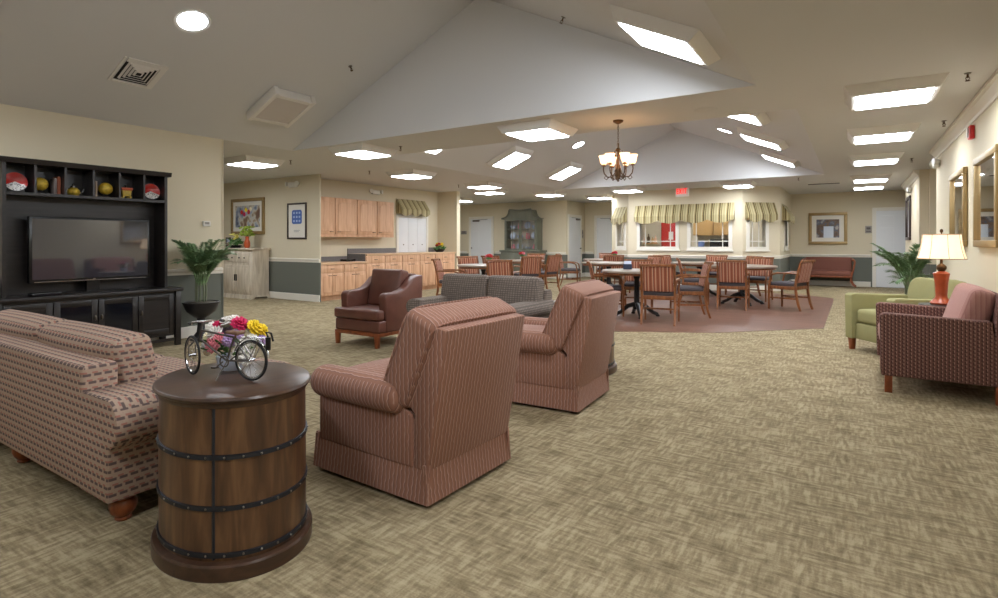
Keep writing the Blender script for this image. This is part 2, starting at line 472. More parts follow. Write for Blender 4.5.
for v in (V1, V2):
    xm = v['xm']; v['m'] = ((v['zp']-HC)/(xm-v['x0']), (v['zp']-HC)/(v['x1']-xm))
    m_ = MB()
    for a, b in ((v['x0'], xm), (v['x1'], xm)):
        A = (a, v['y0'], HC); B = (a, v['y1'], HC); Cc = (b, v['y1'], v['zp']); D = (b, v['y0'], v['zp'])
        off = .04
        m_.prism([(a, HC), (b, v['zp']), (b, v['zp']+off), (a, HC+off)], 'y', v['y0']-.05, v['y1']+.05)
    struct('ceiling_slope', m_, 'ceiling')
    m_ = MB()
    for yy, s_ in ((v['y0'], -1), (v['y1'], 1)):
        m_.prism([(v['x0'], HC+.0005), (v['x1'], HC+.0005), (xm, v['zp'])], 'y', yy-.003*s_, yy+.04*s_)
    struct('ceiling_gable', m_, 'vault')

def wallseg(name, p, q, z0=0, z1=HC, t=.12, openings=(), mat='wall', rail=True, base=True, side=''):
    dx, dy = q[0]-p[0], q[1]-p[1]; L = math.hypot(dx, dy); a = math.atan2(dy, dx)
    m_ = MB(); cuts = sorted(openings); x = 0
    for s0, s1, a0, a1 in cuts:
        if s0 > x: m_.b2(x, s0, 0, t, z0, z1)
        m_.b2(s0, s1, 0, t, z0, a0); m_.b2(s0, s1, 0, t, a1, z1); x = s1
    if x < L: m_.b2(x, L, 0, t, z0, z1)
    o = m_.build(name, mat, loc=(p[0], p[1], 0), rot=(0, 0, a), smooth=False); o['kind'] = 'structure'
    gaps = base if isinstance(base, (list, tuple)) else [(0, L)] if base else []
    for s0, s1 in gaps:
        b = MB().b2(s0, s1, -.016, 0, 0, .14, .004).build('baseboard_'+side, 'trim', loc=(p[0], p[1], 0), rot=(0, 0, a), smooth=False); b['kind'] = 'structure'
        if rail:
            r = MB().prism([(0, .80), (-.014, .80), (-.018, .83), (-.032, .85), (-.032, .87), (0, .88)], 'x', s0, s1).build('trim_'+side, 'trim', loc=(p[0], p[1], 0), rot=(0, 0, a), smooth=False); r['kind'] = 'structure'
    return o
# wall thickness lies to the left of p->q; the room is on the right
wallseg('wall_left', (-7.15, -3), (-7.15, 4.2), t=.15, side='left')
mb = MB().b2(-7.31, -7.14, 4.2, 4.215, 0, HC); struct('wall_left_end', mb, 'wall')
wallseg('wall_near', (1.05, -3), (-7.15, -3), z1=HC, side='near')
wallseg('wall_right', (1.05, 10.6), (1.05, -3), side='right', t=.15, mat='wall_plain', rail=False)
wallseg('wall_right_far', (1.05, 16.6), (1.05, 13.2), side='right_far', t=.15, base=[(0, 3.4)])
wallseg('wall_right_pier', (1.2, 13.2), (1.05, 13.2), t=.02, side='right_pier', rail=False)
wallseg('wall_right_return', (2.25, 13.2), (1.2, 13.2), t=.12, side='right_return')
wallseg('wall_right_outer', (2.25, 18), (2.25, 10.4), side='right_outer')
wallseg('wall_right_stub', (1.2, 10.5), (2.25, 10.5), t=.1, side='right_stub', rail=False, base=False)
wallseg('wall_far', (-8.0, 18), (2.25, 18), side='far', base=[(0, .32), (1.48, 8.38), (9.54, 10.2)])
wallseg('wall_corridor', (-8.0, 16.62), (-8.0, 18), side='corridor', base=[(1.08, 1.38)])
wallseg('wall_back', (-13.25, 16.5), (-8.0, 16.5), side='back', base=[(0, 1.2), (2.45, 5.25)])
wallseg('wall_west', (-13.25, 2.4), (-13.25, 16.5), side='west')
wallseg('wall_service', (-7.3, 2.4), (-13.25, 2.4), side='service')
wallseg('wall_print', (-13.25, 7.4), (-9.1, 7.4), t=.03, side='print')
wallseg('wall_niche', (-9.75, 7.43), (-9.75, 11.95), mat='wall_plain', side='niche', rail=False, base=False)
wallseg('wall_niche_end', (-9.87, 11.95), (-9.08, 11.95), t=.15, mat='wall_plain', side='niche_end', rail=False, base=False)
# crown moulding along the right wall
for (y0, y1) in ((-3, 10.6), (13.2, 16.6)):
    m_ = MB().prism([(1.05, 2.47), (1.035, 2.47), (1.03, 2.50), (.985, 2.555), (.96, 2.565), (.96, 2.6), (1.05, 2.6)], 'y', y0, y1)
    struct('trim_crown', m_, 'trim')

# window block (a small kitchen behind glass)
BP = [(-5.97, 18), (-5.97, 15.37), (-5.2, 14.6), (-2.3, 14.6), (-1.55, 15.35), (-1.55, 18)]
WZ = (1.10, 2.0)
ops = [[], [(.38, .86)], [(.33, 1.28), (1.66, 2.58)], [(.18, .64)], [(.95, 1.7)]]
sides = ['bay_west', 'bay_left', 'bay_centre', 'bay_right', 'bay_east']
wn = 0
for (p, q, op, sd) in zip(BP, BP[1:], ops, sides):
    wallseg('wall_'+sd, p, q, openings=[(a, b)+WZ for a, b in op], side=sd, t=.12)
    ang = math.atan2(q[1]-p[1], q[0]-p[0])
    for (a, b) in op:
        wn += 1
        z0, z1 = WZ; f = .085
        m_ = MB()
        m_.b2(a-f, a, -.025, .11, z0-f, z1+f); m_.b2(b, b+f, -.025, .11, z0-f, z1+f)
        m_.b2(a, b, -.025, .11, z0-f, z0); m_.b2(a, b, -.025, .11, z1, z1+f)
        w = m_.build('window_%d' % wn, 'trim', loc=(p[0], p[1], 0), rot=(0, 0, ang), smooth=False); w['kind'] = 'structure'
        MB().b2(a-f-.02, b+f+.02, -.05, .02, z0-f-.03, z0-f+.005).build('window_sill', 'trim', w, smooth=False)
        mu = MB(); mu.b2(a, b, .04, .06, z0+.13, z0+.15); mu.b2(b-.16, b-.14, .04, .06, z0, z1); mu.b2(a+.12, a+.14, .04, .06, z0, z1)
        mu.build('muntins', 'trim', w, smooth=False)
        MB().b2(a, b, .064, .068, z0, z1).build('pane', 'glass', w, smooth=False)

def awning(p, q, s0, s1, ztop, zbot, proj, name, label, scallops):
    ang = math.atan2(q[1]-p[1], q[0]-p[0])
    t = thing(name, label, 'valance', (p[0], p[1], 0), ang)
    zm = zbot + (ztop-zbot)*.36
    m_ = MB(); th = .012
    m_.prism([(-.005, ztop), (-proj, zm), (-proj+th, zm), (-.005, ztop-th*2)], 'x', s0, s1)
    m_.build('awning_top', 'valance', t, smooth=False)
    # scalloped drop
    N = scallops*8; pts = []
    for k in range(N+1):
        u = k/N; ph = (u*scallops) % 1
        pts.append((s0+(s1-s0)*u, zbot - .02 + .085*(1-math.sin(PI*ph))))
    poly = [(s0, zm), (s1, zm)] + pts[::-1]
    MB().prism(poly, 'y', -proj, -proj+th).build('scalloped_drop', 'valance', t, smooth=False)
    for s in (s0, s1-.01):
        MB().prism([(-.006, ztop), (-proj, zm), (-proj, zbot+.05), (-.008, zbot+.05)], 'x', s, s+.01).build('side_gusset', 'valance', t, smooth=False)
    return t
awning(BP[1], BP[2], .22, 1.02, 2.2, 1.72, .13, 'window_valance', 'short striped valance over the angled left window of the bay', 2)
awning(BP[2], BP[3], .2, 2.72, 2.2, 1.72, .13, 'window_valance', 'long olive striped scalloped valance over the two centre bay windows', 4)
awning(BP[3], BP[4], .06, .9, 2.2, 1.72, .13, 'window_valance', 'striped scalloped valance over the angled right window of the bay', 2)
awning(BP[4], BP[5], .3, 1.6, 2.2, 1.72, .2, 'window_valance', 'striped valance seen end-on at the side of the bay by the framed picture wall', 2)

# --- contents of the bay kitchen
t = thing('pantry_door', 'red door with a white notice seen through the left centre window', 'door', (-5.02, 17.98, 0))
MB().b2(-.26, .26, -.05, 0, 0, 1.85, .006).build('door_leaf', 'red', t)
MB().b2(-.02, .13, -.055, -.05, 1.3, 1.55).build('notice', 'mat_board', t)
t = thing('wall_shelf', 'small wooden shelf left of the red door in the bay kitchen', 'shelf', (-5.6, 17.98, 1.18))
MB().b2(-.3, .22, -.2, 0, -.03, 0).build('shelf_board', 'amber', t)
for i, (dx, h, mname) in enumerate([(-.2, .22, 'maple'), (-.08, .3, 'bronze'), (.06, .2, 'amber'), (.15, .26, 'maple')]):
    tag(MB().lathe([(0, 0), (.045, 0), (.045, h*.6), (.015, h*.8), (.015, h), (0, h)], n=12).build('bottle', mname, loc=(-5.6+dx, 17.87, 1.181)),
        ['short tan bottle at the end of the bay kitchen shelf', 'tall dark bronze bottle on the bay kitchen shelf', 'squat amber bottle on the bay kitchen shelf', 'tan bottle beside the red door'][i], 'bottle', 'bottles on the bay kitchen shelf')
for i, (x0, x1) in enumerate(((-4.2, -3.62), (-3.6, -3.02), (-2.2, -1.7))):
    t = thing('wall_cupboard', ['tan wall cupboard seen left in the right centre bay window', 'tan wall cupboard seen right in the right centre bay window', 'tan wall cupboard seen through the angled right bay window'][i], 'cupboard', ((x0+x1)/2, 17.97, 1.42), 0, 'bay kitchen wall cupboards')
    w = x1-x0
    MB().b2(-w/2, w/2, -.32, 0, 0, .7).build('carcass', 'amber', t)
    MB().b2(-w/2+.01, w/2-.01, -.34, -.32, .01, .69, .006).build('door', 'amber', t)
t = thing('kitchen_counter', 'grey kitchen counter behind the bay windows', 'counter', (-3.1, 17.65, 0))
MB().b2(-1.3, 1.35, -.3, .32, 0, .98).build('cabinet_body', 'amber', t)
MB().b2(-1.32, 1.37, -.33, .32, .98, 1.02).build('worktop', 'granite', t)
t = thing('microwave_oven', 'black microwave on the counter behind the right centre bay window', 'microwave', (-3.4, 17.62, 1.021))
MB().b2(-.26, .26, -.2, .2, 0, .28, .01).build('body', 'tv_body', t); MB().b2(-.24, .12, -.206, -.2, .03, .25).build('door', 'cab_glass', t)
tag(MB().lathe([(0, 0), (.09, 0), (.1, .2), (.1, .24), (0, .24)], n=16).build('storage_tub', 'blue', loc=(-3.95, 17.6, 1.021)), 'pale blue tub on the counter behind the bay window', 'tub')
t = thing('potted_herb', 'small green plant on the counter behind the angled right bay window', 'plant', (-1.95, 17.5, 1.021))
MB().lathe([(0, 0), (.06, 0), (.08, .12), (0, .12)], n=14).build('pot', 'ceramic', t)
m_ = MB()
for k in range(30):
    a = rnd.uniform(0, 6.28); e = rnd.uniform(.05, .16)
    m_.ell((e*math.cos(a), e*math.sin(a), rnd.uniform(.14, .3)), (.035, .02, .012), 6, rot=(rnd.uniform(-1, 1), rnd.uniform(-1, 1), a))
m_.build('foliage', 'leaf', t)

# --- doors
def door(n, loc, rotz, w=.92, h=2.06, knob=1, closer=True):
    d = bpy.data.objects.new('door_%d' % n, None); COL.objects.link(d); d.location = loc; d.rotation_euler = (0, 0, rotz); d['kind'] = 'structure'
    m_ = MB(); f = .085
    m_.b2(-w/2-f, -w/2, -.03, -.001, 0, h+f, .004); m_.b2(w/2, w/2+f, -.03, -.001, 0, h+f, .004); m_.b2(-w/2, w/2, -.03, -.001, h, h+f, .004)
    m_.build('door_frame', 'trim', d, smooth=False)
    m_ = MB().b2(-w/2+.003, w/2-.003, -.016, -.001, .008, h-.003)
    m_.build('door_leaf', 'door', d, smooth=False)
    p = MB()
    for sx in (-1, 1):
        for z0, z1 in ((.2, .85), (1.0, 1.6), (1.68, 1.93)):
            p.b2(sx*.24-.15, sx*.24+.15, -.02, -.015, z0, z1, .004)
    p.build('door_panels', 'door', d, smooth=False)
    hd = MB(); hx = -knob*(w/2-.07)
    hd.cyl((hx, -.03, 1.0), .012, .04, 12, 'y'); hd.ell((hx, -.06, 1.0), (.028, .022, .028), 12)
    hd.build('door_handle', 'nickel', d)
    if closer:
        c_ = MB().b2(-.2*knob-.14, -.2*knob+.14, -.07, -.016, h-.1, h-.035, .006); c_.tube([(-.2*knob, -.05, h-.04), (.12*knob, -.12, h-.03), (.3*knob, -.04, h-.02)], .008, 6)
        c_.build('door_closer', 'nickel', d)
    return d
door(1, (-11.42, 16.5, 0), 0, .92, closer=True, knob=1)
door(2, (-8.0, 17.14, 0), PI/2, .92, knob=-1)
door(3, (-7.1, 18, 0), 0, .9, knob=-1)
door(4, (.98, 18, 0), 0, .96, knob=1, closer=False)

# ------------------------------------------------------------------ ceiling fixtures
def ceiling_light(label, loc, rot=(0, 0, 0), lit=True):
    t = thing('ceiling_light', label, 'light', loc, rot=rot, group='square ceiling lights')
    a, b, h = .365, .31, .092
    m_ = MB(); bm = m_.bm
    T = [bm.verts.new((x*a, y*a, -.001)) for x, y in ((-1, -1), (1, -1), (1, 1), (-1, 1))]
    B = [bm.verts.new((x*b, y*b, -h)) for x, y in ((-1, -1), (1, -1), (1, 1), (-1, 1))]
    bm.faces.new(T); bm.faces.new(B[::-1])
    for k in range(4): bm.faces.new((T[k], B[k], B[(k+1) % 4], T[(k+1) % 4]))
    bmesh.ops.recalc_face_normals(bm, faces=bm.faces)
    m_.build('housing', 'fixture', t, smooth=False)
    MB().b2(-.275, .275, -.275, .275, -h-.008, -h+.001).build('lens', 'lens' if lit else 'lens_off', t, smooth=False)
    return t
first = None
def place_light(label, loc, rot=(0, 0, 0)):
    global first
    if first is None: first = ceiling_light(label, loc, rot); return first
    return dup(first, label, loc=loc, rot=rot)
row = [(.29, 6.1), (.29, 8.32), (.29, 10.77), (.29, 13.97), (.29, 15.87)]
names = ['nearest', 'second', 'third', 'fourth', 'last']
for (x, y), n_ in zip(row, names):
    place_light('%s square ceiling light in the row along the mirror wall' % n_, (x, y, HC))
def on_slope(v, side, x, y):
    m = v['m'][1 if side > 0 else 0]; z = HC + m*((v['x1']-x) if side > 0 else (x-v['x0']))
    return (x, y, z), (0, math.atan(m)*side, 0)
l_, r_ = on_slope(V1, 1, -1.22, 4.3); place_light('big square light on the near vault slope at the top of the photo', l_, r_)
for y in (2.1, -.6):  # out-of-frame lights added to help light the room around the camera
    l_, r_ = on_slope(V1, 1, -1.36, y); place_light('unseen square light added on the near vault slope, closer than the topmost lit one', l_, r_)
for y in (1.2, -1.4):  # two more unseen lights, added for fill behind the view
    l_, r_ = on_slope(V1, -1, -5.95, y); place_light('unseen square light added on the near vault left slope behind the television area', l_, r_)
for y, lb in ((6.95, 'sliver of a light at the near end of the dining vault left slope'), (9.27, 'nearer angled square light on the dining vault left slope'), (11.68, 'farther angled square light on the dining vault left slope')):
    l_, r_ = on_slope(V2, -1, -5.72, y); place_light(lb, l_, r_)
for y, lb in ((7.42, 'sliver of a light at the near end of the dining vault right slope'), (9.68, 'nearer long-looking light on the dining vault right slope'), (12.12, 'farther long-looking light on the dining vault right slope')):
    l_, r_ = on_slope(V2, 1, -1.22, y); place_light(lb, l_, r_)
for x, y, lb in [(-3.2, 5.82, 'square light on the flat beam left of the chandelier'), (-6.1, 5.75, 'square light on the flat beam above the leather armchair'),
                 (-8.45, 5.5, 'square ceiling light above the whitewashed sideboard'), (-7.35, 8.2, 'square ceiling light in front of the maple wall cabinets'),
                 (-7.35, 10.75, 'nearer of two stacked ceiling lights above the door by the hutch'), (-8.1, 12.1, 'farther of two stacked ceiling lights above the door by the hutch'),
                 (-7.1, 13.6, 'square ceiling light above the grey-green hutch'), (-6.3, 15.3, 'square ceiling light above the corridor doors left of the bay'),
                 (-4.85, 13.6, 'square ceiling light left of the exit sign'), (-2.27, 13.8, 'square ceiling light right of the exit sign')]:
    place_light(lb, (x, y, HC))
place_light('left square ceiling light added inside the bay kitchen', (-4.6, 16.6, HC)); place_light('right square ceiling light added inside the bay kitchen', (-2.7, 16.6, HC))  # added to brighten the kitchen seen through the bay windows
for x, y, lb in [(.29, .8, 'unseen ceiling light added over the camera by the mirror wall'), (-11.5, 12.9, 'added ceiling light hidden behind the kitchenette end wall'), (-10.9, 5.5, 'added ceiling light hidden around the corner behind the television wall'), (-10.5, 14, 'added ceiling light in the far left corner by the back wall door')]:  # extra lights added to brighten the near end and the back-left walls
    place_light(lb, (x, y, HC))
# unlit square unit, vent, downlights
l_, r_ = on_slope(V1, -1, -6.23, 4.44)
t = thing('ceiling_panel', 'unlit square grey panel with thick white rim on the near vault slope', 'panel', l_, rot=r_)
m_ = MB(); a = .27
for s in (-1, 1):
    m_.b2(-a-.05, a+.05, s*a-.03, s*a+.03, -.11, -.001, .006); m_.b2(s*a-.03, s*a+.03, -a, a, -.11, -.001, .006)
m_.build('rim', 'fixture', t); MB().b2(-a, a, -a, a, -.1, -.09).build('panel_face', 'lens_off', t)
l_, r_ = on_slope(V1, -1, -6.27, 2.78)
t = thing('air_vent', 'square louvred ceiling vent above the television unit', 'vent', l_, rot=r_)
m_ = MB(); a = .17
for s in (-1, 1):
    m_.b2(-a-.04, a+.04, s*a-.02, s*a+.04*s, -.012, -.001); m_.b2(s*a-.02, s*a+.04*s, -a, a, -.012, -.001)
m_.build('frame', 'fixture', t, smooth=False)
MB().b2(-a, a, -a, a, -.004, -.001).build('duct', 'black_metal', t, smooth=False)
m_ = MB()
for k in range(1, 5):
    q = a*(1-k/5)
    for s in (-1, 1):
        m_.box((0, s*q, -.012), (2*q+.012, .022, .004), rot=(s*.6, 0, 0)); m_.box((s*q, 0, -.012), (.022, 2*q, .004), rot=(0, -s*.6, 0))
m_.build('louvres', 'fixture', t, smooth=False)
def downlight(lb, loc, rot, r=.12):
    t = thing('downlight', lb, 'light', loc, rot=rot, group='round recessed lights')
    MB().lathe([(r, -.004), (r*1.25, -.01), (r*1.27, -.001), (r, -.001)], n=32, caps=False).build('ring', 'fixture', t)
    MB().lathe([(0, -.006), (r, -.006), (r, -.001), (0, -.001)], n=32).build('lens', 'lens', t)
l_, r_ = on_slope(V1, -1, -5.39, 2.87); downlight('round glowing recessed light on the near vault at top left', l_, r_, .13)
l_, r_ = on_slope(V2, -1, -4.87, 10.62); downlight('round recessed light on the dining vault left of the chandelier', l_, r_)
l_, r_ = on_slope(V2, 1, -1.93, 10.4); downlight('round recessed light on the dining vault right of the chandelier', l_, r_)
t = thing('ceiling_speaker', 'round flush speaker grille on the beam right of the chandelier', 'speaker', (-1.3, 5.98, HC))
MB().lathe([(0, -.008), (.1, -.01), (.115, -.001), (0, -.001)], n=28).build('grille', 'ceiling', t)
t = thing('air_vent', 'dark slot vent in the flat ceiling before the framed picture', 'vent', (-.6, 15.0, HC))
MB().b2(-.35, .35, -.09, .09, -.012, -.001).build('frame', 'fixture', t)
m_ = MB()
for k in range(5): m_.b2(-.32, .32, -.07+k*.032, -.055+k*.032, -.016, -.011)
m_.build('slots', 'black_metal', t)

def sprinkler(lb, loc, rot=(0, 0, 0)):
    t = thing('sprinkler_head', lb, 'sprinkler', loc, rot=rot, group='ceiling sprinklers'); t.scale = (.72,)*3
    MB().lathe([(0, -.015), (.03, -.012), (.035, -.001), (0, -.001)], n=16).build('escutcheon', 'nickel', t)
    m_ = MB().cyl((0, 0, -.03), .01, .05, 8); m_.tube([(.008, 0, -.04), (.02, 0, -.06), (.004, 0, -.085)], .004, 5); m_.tube([(-.008, 0, -.04), (-.02, 0, -.06), (-.004, 0, -.085)], .004, 5)
    m_.lathe([(0, -.086), (.026, -.086), (.022, -.092), (0, -.092)], n=12)
    m_.build('nozzle', 'bronze', t)
l_, r_ = on_slope(V1, -1, -5.28, 4.76); sprinkler('sprinkler on the near vault slope right of the unlit panel', l_, r_)
l_, r_ = on_slope(V1, 1, -2.43, 4.95); sprinkler('sprinkler on the near vault slope at the top edge of the photo', l_, r_)
for x, y, lb in [(.78, 5.85, 'sprinkler beside the nearest mirror wall ceiling light'), (.86, 8.0, 'sprinkler above the red fire alarm, next to the crown moulding'), (.8, 11.3, 'sprinkler at the alcove end of the crown moulding'),
                 (-5.5, 5.9, 'sprinkler on the flat beam right of the leather armchair light'), (-8.0, 5.9, 'sprinkler beside the sideboard ceiling light'), (-7.9, 7.6, 'sprinkler before the maple cabinets'),
                 (-8.0, 10.6, 'sprinkler near the striped cabinet awning'), (-1.0, 13.4, 'sprinkler right of the dining vault end')]:
    sprinkler(lb, (x, y, HC))

def emergency_light(lb, loc, rotz):
    t = thing('emergency_light', lb, 'light', loc, rotz, 'white twin-head emergency lights')
    MB().rcube((0, -.04, 0), (.26, .07, .11), .025).build('body', 'white_plastic', t)
    for s in (-1, 1):
        MB().lathe([(0, -.04), (.03, -.04), (.05, .02), (.05, .03), (0, .03)], (s*.17, -.06, .02), 16, rot=(PI/2, 0, s*.3)).build('lamp_head', 'white_plastic', t)
emergency_light('twin-head emergency light above the blue framed print', (-9.9, 7.4, 2.42), 0)
emergency_light('twin-head emergency light above the maple wall cabinets', (-9.75, 9.55, 2.42), PI/2)
emergency_light('twin-head emergency light at the end of the mirror wall', (1.05, 10.25, 2.36), -PI/2)
emergency_light('twin-head emergency light on the far right wall above the dark frame', (1.05, 14.9, 2.34), -PI/2)

t = thing('exit_sign', 'ceiling-hung exit sign with red letters before the bay', 'sign', (-3.56, 13.85, HC), R(-14))
m_ = MB().b2(-.05, .05, -.02, .02, -.04, -.001); m_.build('mount', 'white_plastic', t)
MB().b2(-.17, .17, -.022, .022, -.26, -.04, .004).build('sign_box', 'white_plastic', t)
m_face = emit('exit_red', (255, 40, 34), .55)
m_glow = simple('exit_panel', (240, 200, 192), .4)
MB().b2(-.155, .155, -.026, -.022, -.205, -.05).build('sign_face', m_glow, t)
m_ = MB(); z0, z1, w_ = -.19, -.065, .016; yy = (-.031, -.026)
def seg(x0, x1, a, b): m_.b2(x0, x1, yy[0], yy[1], a, b)
x = -.135
seg(x, x+w_, z0, z1); seg(x, x+.055, z1-w_, z1); seg(x, x+.055, z0, z0+w_); seg(x, x+.047, (z0+z1)/2-w_/2, (z0+z1)/2+w_/2)
cxx = -.035
for s in (-1, 1): m_.box((cxx, (yy[0]+yy[1])/2, (z0+z1)/2), (w_, yy[1]-yy[0], .135), rot=(0, s*.42, 0))
seg(.03, .03+w_, z0, z1)
seg(.065, .13, z1-w_, z1); seg(.09, .09+w_, z0, z1)
m_.build('exit_letters', m_face, t, smooth=False)

# chandelier
t = thing('chandelier', 'bronze chandelier with six glowing bell shades hanging from the beam', 'chandelier', (-2.25, 5.98, HC))
MB().lathe([(0, -.045), (.02, -.04), (.055, -.02), (.06, -.001), (0, -.001)], n=24).build('canopy', 'bronze', t)
m_ = MB()
for k in range(9):
    z = -.06-k*.027
    m_.tube([(.009*math.cos(a) if k % 2 else 0, 0 if k % 2 else .009*math.cos(a), z+.017*math.sin(a)) for a in [2*PI*i/10 for i in range(10)]], .0028, 5, closed=True)
m_.build('chain', 'bronze', t)
zc = -.61
MB().lathe([(0, .36), (.012, .35), (.012, .3), (.03, .28), (.012, .25), (.014, .12), (.035, .08), (.045, .03), (.025, -.02), (.03, -.04), (.012, -.06), (.018, -.075), (0, -.09)], (0, 0, zc), 20).build('column', 'bronze', t)
for k in range(5):
    a = 2*PI*k/5+.5
    MB().tube([(math.cos(a)*q, math.sin(a)*q, zc+z) for q, z in ((.02, .26), (.045, .27), (.05, .23), (.03, .2))], .005, 5).build('scroll', 'bronze', t)
    MB().tube([(math.cos(a+.6)*q, math.sin(a+.6)*q, zc+z) for q, z in ((.01, -.05), (.05, -.06), (.075, -.03), (.065, -.005), (.05, -.02))], .005, 5).build('scroll', 'bronze', t)
sh0 = None
for k in range(6):
    a = 2*PI*k/6+.3; ca, sa = math.cos(a), math.sin(a)
    m_ = MB(); m_.tube([(ca*q, sa*q, zc+z) for q, z in ((.03, .02), (.07, -.03), (.12, -.03), (.155, .01), (.165, .06), (.16, .1))], .007, 6)
    m_.tube([(ca*q, sa*q, zc+z) for q, z in ((.1, -.03), (.13, -.06), (.155, -.04), (.14, -.02))], .005, 5)
    m_.lathe([(0, 0), (.03, .005), (.02, .015), (.012, .03), (0, .03)], (ca*.16, sa*.16, zc+.09), 12)
    arm = m_.build('arm', 'bronze', t)
    MB().lathe([(.02, 0), (.034, .012), (.042, .04), (.046, .07), (.058, .1), (.056, .1), (.044, .07), (.04, .04), (.03, .014), (.016, .004)], (ca*.16, sa*.16, zc+.115), 18).build('shade', 'chand_shade', t)
    MB().ell((ca*.16, sa*.16, zc+.165), (.016, .016, .026), 10).build('bulb', 'chand_bulb', t)

# ------------------------------------------------------------------ television wall
def local_box(m_, *a, **k): return m_.b2(*a, **k)
t = thing('tv_console', 'long black wooden media console with two dark glass doors', 'cabinet', (-6.935, 2.6, 0), PI/2)
W = .85
m_ = MB()
m_.b2(-W+.03, W-.03, -.17, .19, .12, .64)
for sx in (-1, 1):
    for y in (-.18, .17): m_.b2(sx*(W-.03)-.03, sx*(W-.03)+.03, y-.025, y+.025, 0, .64, .004)
    for y in (-.18,): m_.b2(sx*.02-.02 if False else -.02, .02, y-.01, y+.02, 0, .12)
m_.b2(-W+.05, W-.05, -.185, -.165, .055, .09)
m_.build('carcass', 'black_wood', t)
MB().b2(-W-.02, W+.02, -.225, .2, .64, .68, .008).build('top', 'black_wood', t)
wdt = (2*W-.14)/4
for k in range(4):
    x0 = -W+.07+k*wdt; x1 = x0+wdt
    m_ = MB(); y0, y1 = -.19, -.17; f = .06
    m_.b2(x0+.005, x0+f, y0, y1, .15, .61, .004); m_.b2(x1-f, x1-.005, y0, y1, .15, .61, .004); m_.b2(x0+f, x1-f, y0, y1, .15, .15+f, .004); m_.b2(x0+f, x1-f, y0, y1, .61-f, .61, .004)
    d_ = m_.build('door', 'black_wood', t)
    gl = k in (1, 2)
    MB().b2(x0+f, x1-f, y0+.008, y1, .15+f, .61-f).build('glass_panel' if gl else 'panel', 'cab_glass' if gl else 'black_wood', d_)
    hx = (x1-.03) if k in (0, 1) else (x0+.03)
    MB().ell((hx, y0-.014, .42), (.012, .016, .03), 10).build('handle', 'nickel', d_)

t = thing('media_hutch', 'black open hutch with six cubbies standing on the media console', 'shelf unit', (-6.985, 2.6, .681), PI/2)
w = .75; H = 1.36
MB().b2(-w, w, .125, .145, 0, H-.03).build('back_panel', 'black_wood', t)
for s in (-1, 1): MB().b2(s*w-.02*(s > 0)-.005, s*w+.02*(s < 0)+.005, -.13, .125, 0, H-.03).build('side_panel', 'black_wood', t)
MB().prism([(-.16, H-.05), (-.17, H-.02), (-.175, H), (.15, H), (.15, H-.05)], 'x', -w-.035, w+.035).build('cornice', 'black_wood', t, smooth=False)
MB().b2(-w+.015, w-.015, -.135, .125, 1.0, 1.03).build('shelf', 'black_wood', t)
for k in range(1, 6): MB().b2(-w+k*.25-.01, -w+k*.25+.01, -.135, .125, 1.03, H-.05).build('divider', 'black_wood', t)

t = thing('television', 'large black flat television standing in the hutch opening', 'television', (-6.955, 2.63, .681), PI/2)
MB().b2(-.56, .56, -.03, .03, .12, .80, .008).build('bezel', 'tv_body', t)
MB().b2(-.535, .535, -.034, -.029, .155, .775).build('screen', 'tv_screen', t)
MB().b2(-.52, .52, -.037, -.03, .128, .134).build('silver_strip', 'chrome', t)
MB().b2(-.012, .012, -.036, -.03, .138, .147).build('badge', 'chrome', t)
m_ = MB().prism([(-.3, -.13), (.3, -.13), (.24, .1), (-.24, .1)], 'z', 0, .015); m_.b2(-.06, .06, -.01, .04, .015, .2)
m_.build('stand', 'tv_body', t)
t = thing('cable_box', 'low black box on the console at the left foot of the television', 'electronics', (-6.845, 2.16, .681), PI/2)
MB().b2(-.12, .12, -.11, .02, 0, .035, .004).build('case', 'tv_body', t); MB().b2(-.1, .1, -.112, -.11, .01, .025).build('front_window', 'cab_glass', t)

# ornaments in the cubbies: floor z = .681+1.03 = 1.711
ZC = 1.712
def cub(k, dx=0): return (2.6-.75+.25*k+.125+dx)
def plate_mat():
    m, nt, b = newmat('red_plate'); b.inputs['Roughness'].default_value = .25
    tc = nt.nodes.new('ShaderNodeTexCoord'); sp = nt.nodes.new('ShaderNodeSeparateXYZ'); nt.links.new(tc.outputs['Object'], sp.inputs[0])
    # lower arc of the glaze is white with small dark marks
    dz = math_node(nt, 'ADD', sp.outputs[2], .012)
    g = math_node(nt, 'LESS_THAN', math_node(nt, 'ADD', dz, b=math_node(nt, 'MULTIPLY', math_node(nt, 'ABSOLUTE', sp.outputs[0]), .5)), .02)
    ck = nt.nodes.new('ShaderNodeTexVoronoi'); ck.inputs['Scale'].default_value = 60; nt.links.new(tc.outputs['Object'], ck.inputs['Vector'])
    r = ramp(nt, [(.2, (60, 60, 64)), (.45, (226, 222, 218))]); nt.links.new(ck.outputs['Distance'], r.inputs['Fac'])
    mx = nt.nodes.new('ShaderNodeMix'); mx.data_type = 'RGBA'; mx.inputs[6].default_value = lin((190, 36, 28))
    nt.links.new(g, mx.inputs[0]); nt.links.new(r.outputs['Color'], mx.inputs[7]); nt.links.new(mx.outputs[2], b.inputs['Base Color'])
    return m
M['plate'] = plate_mat()
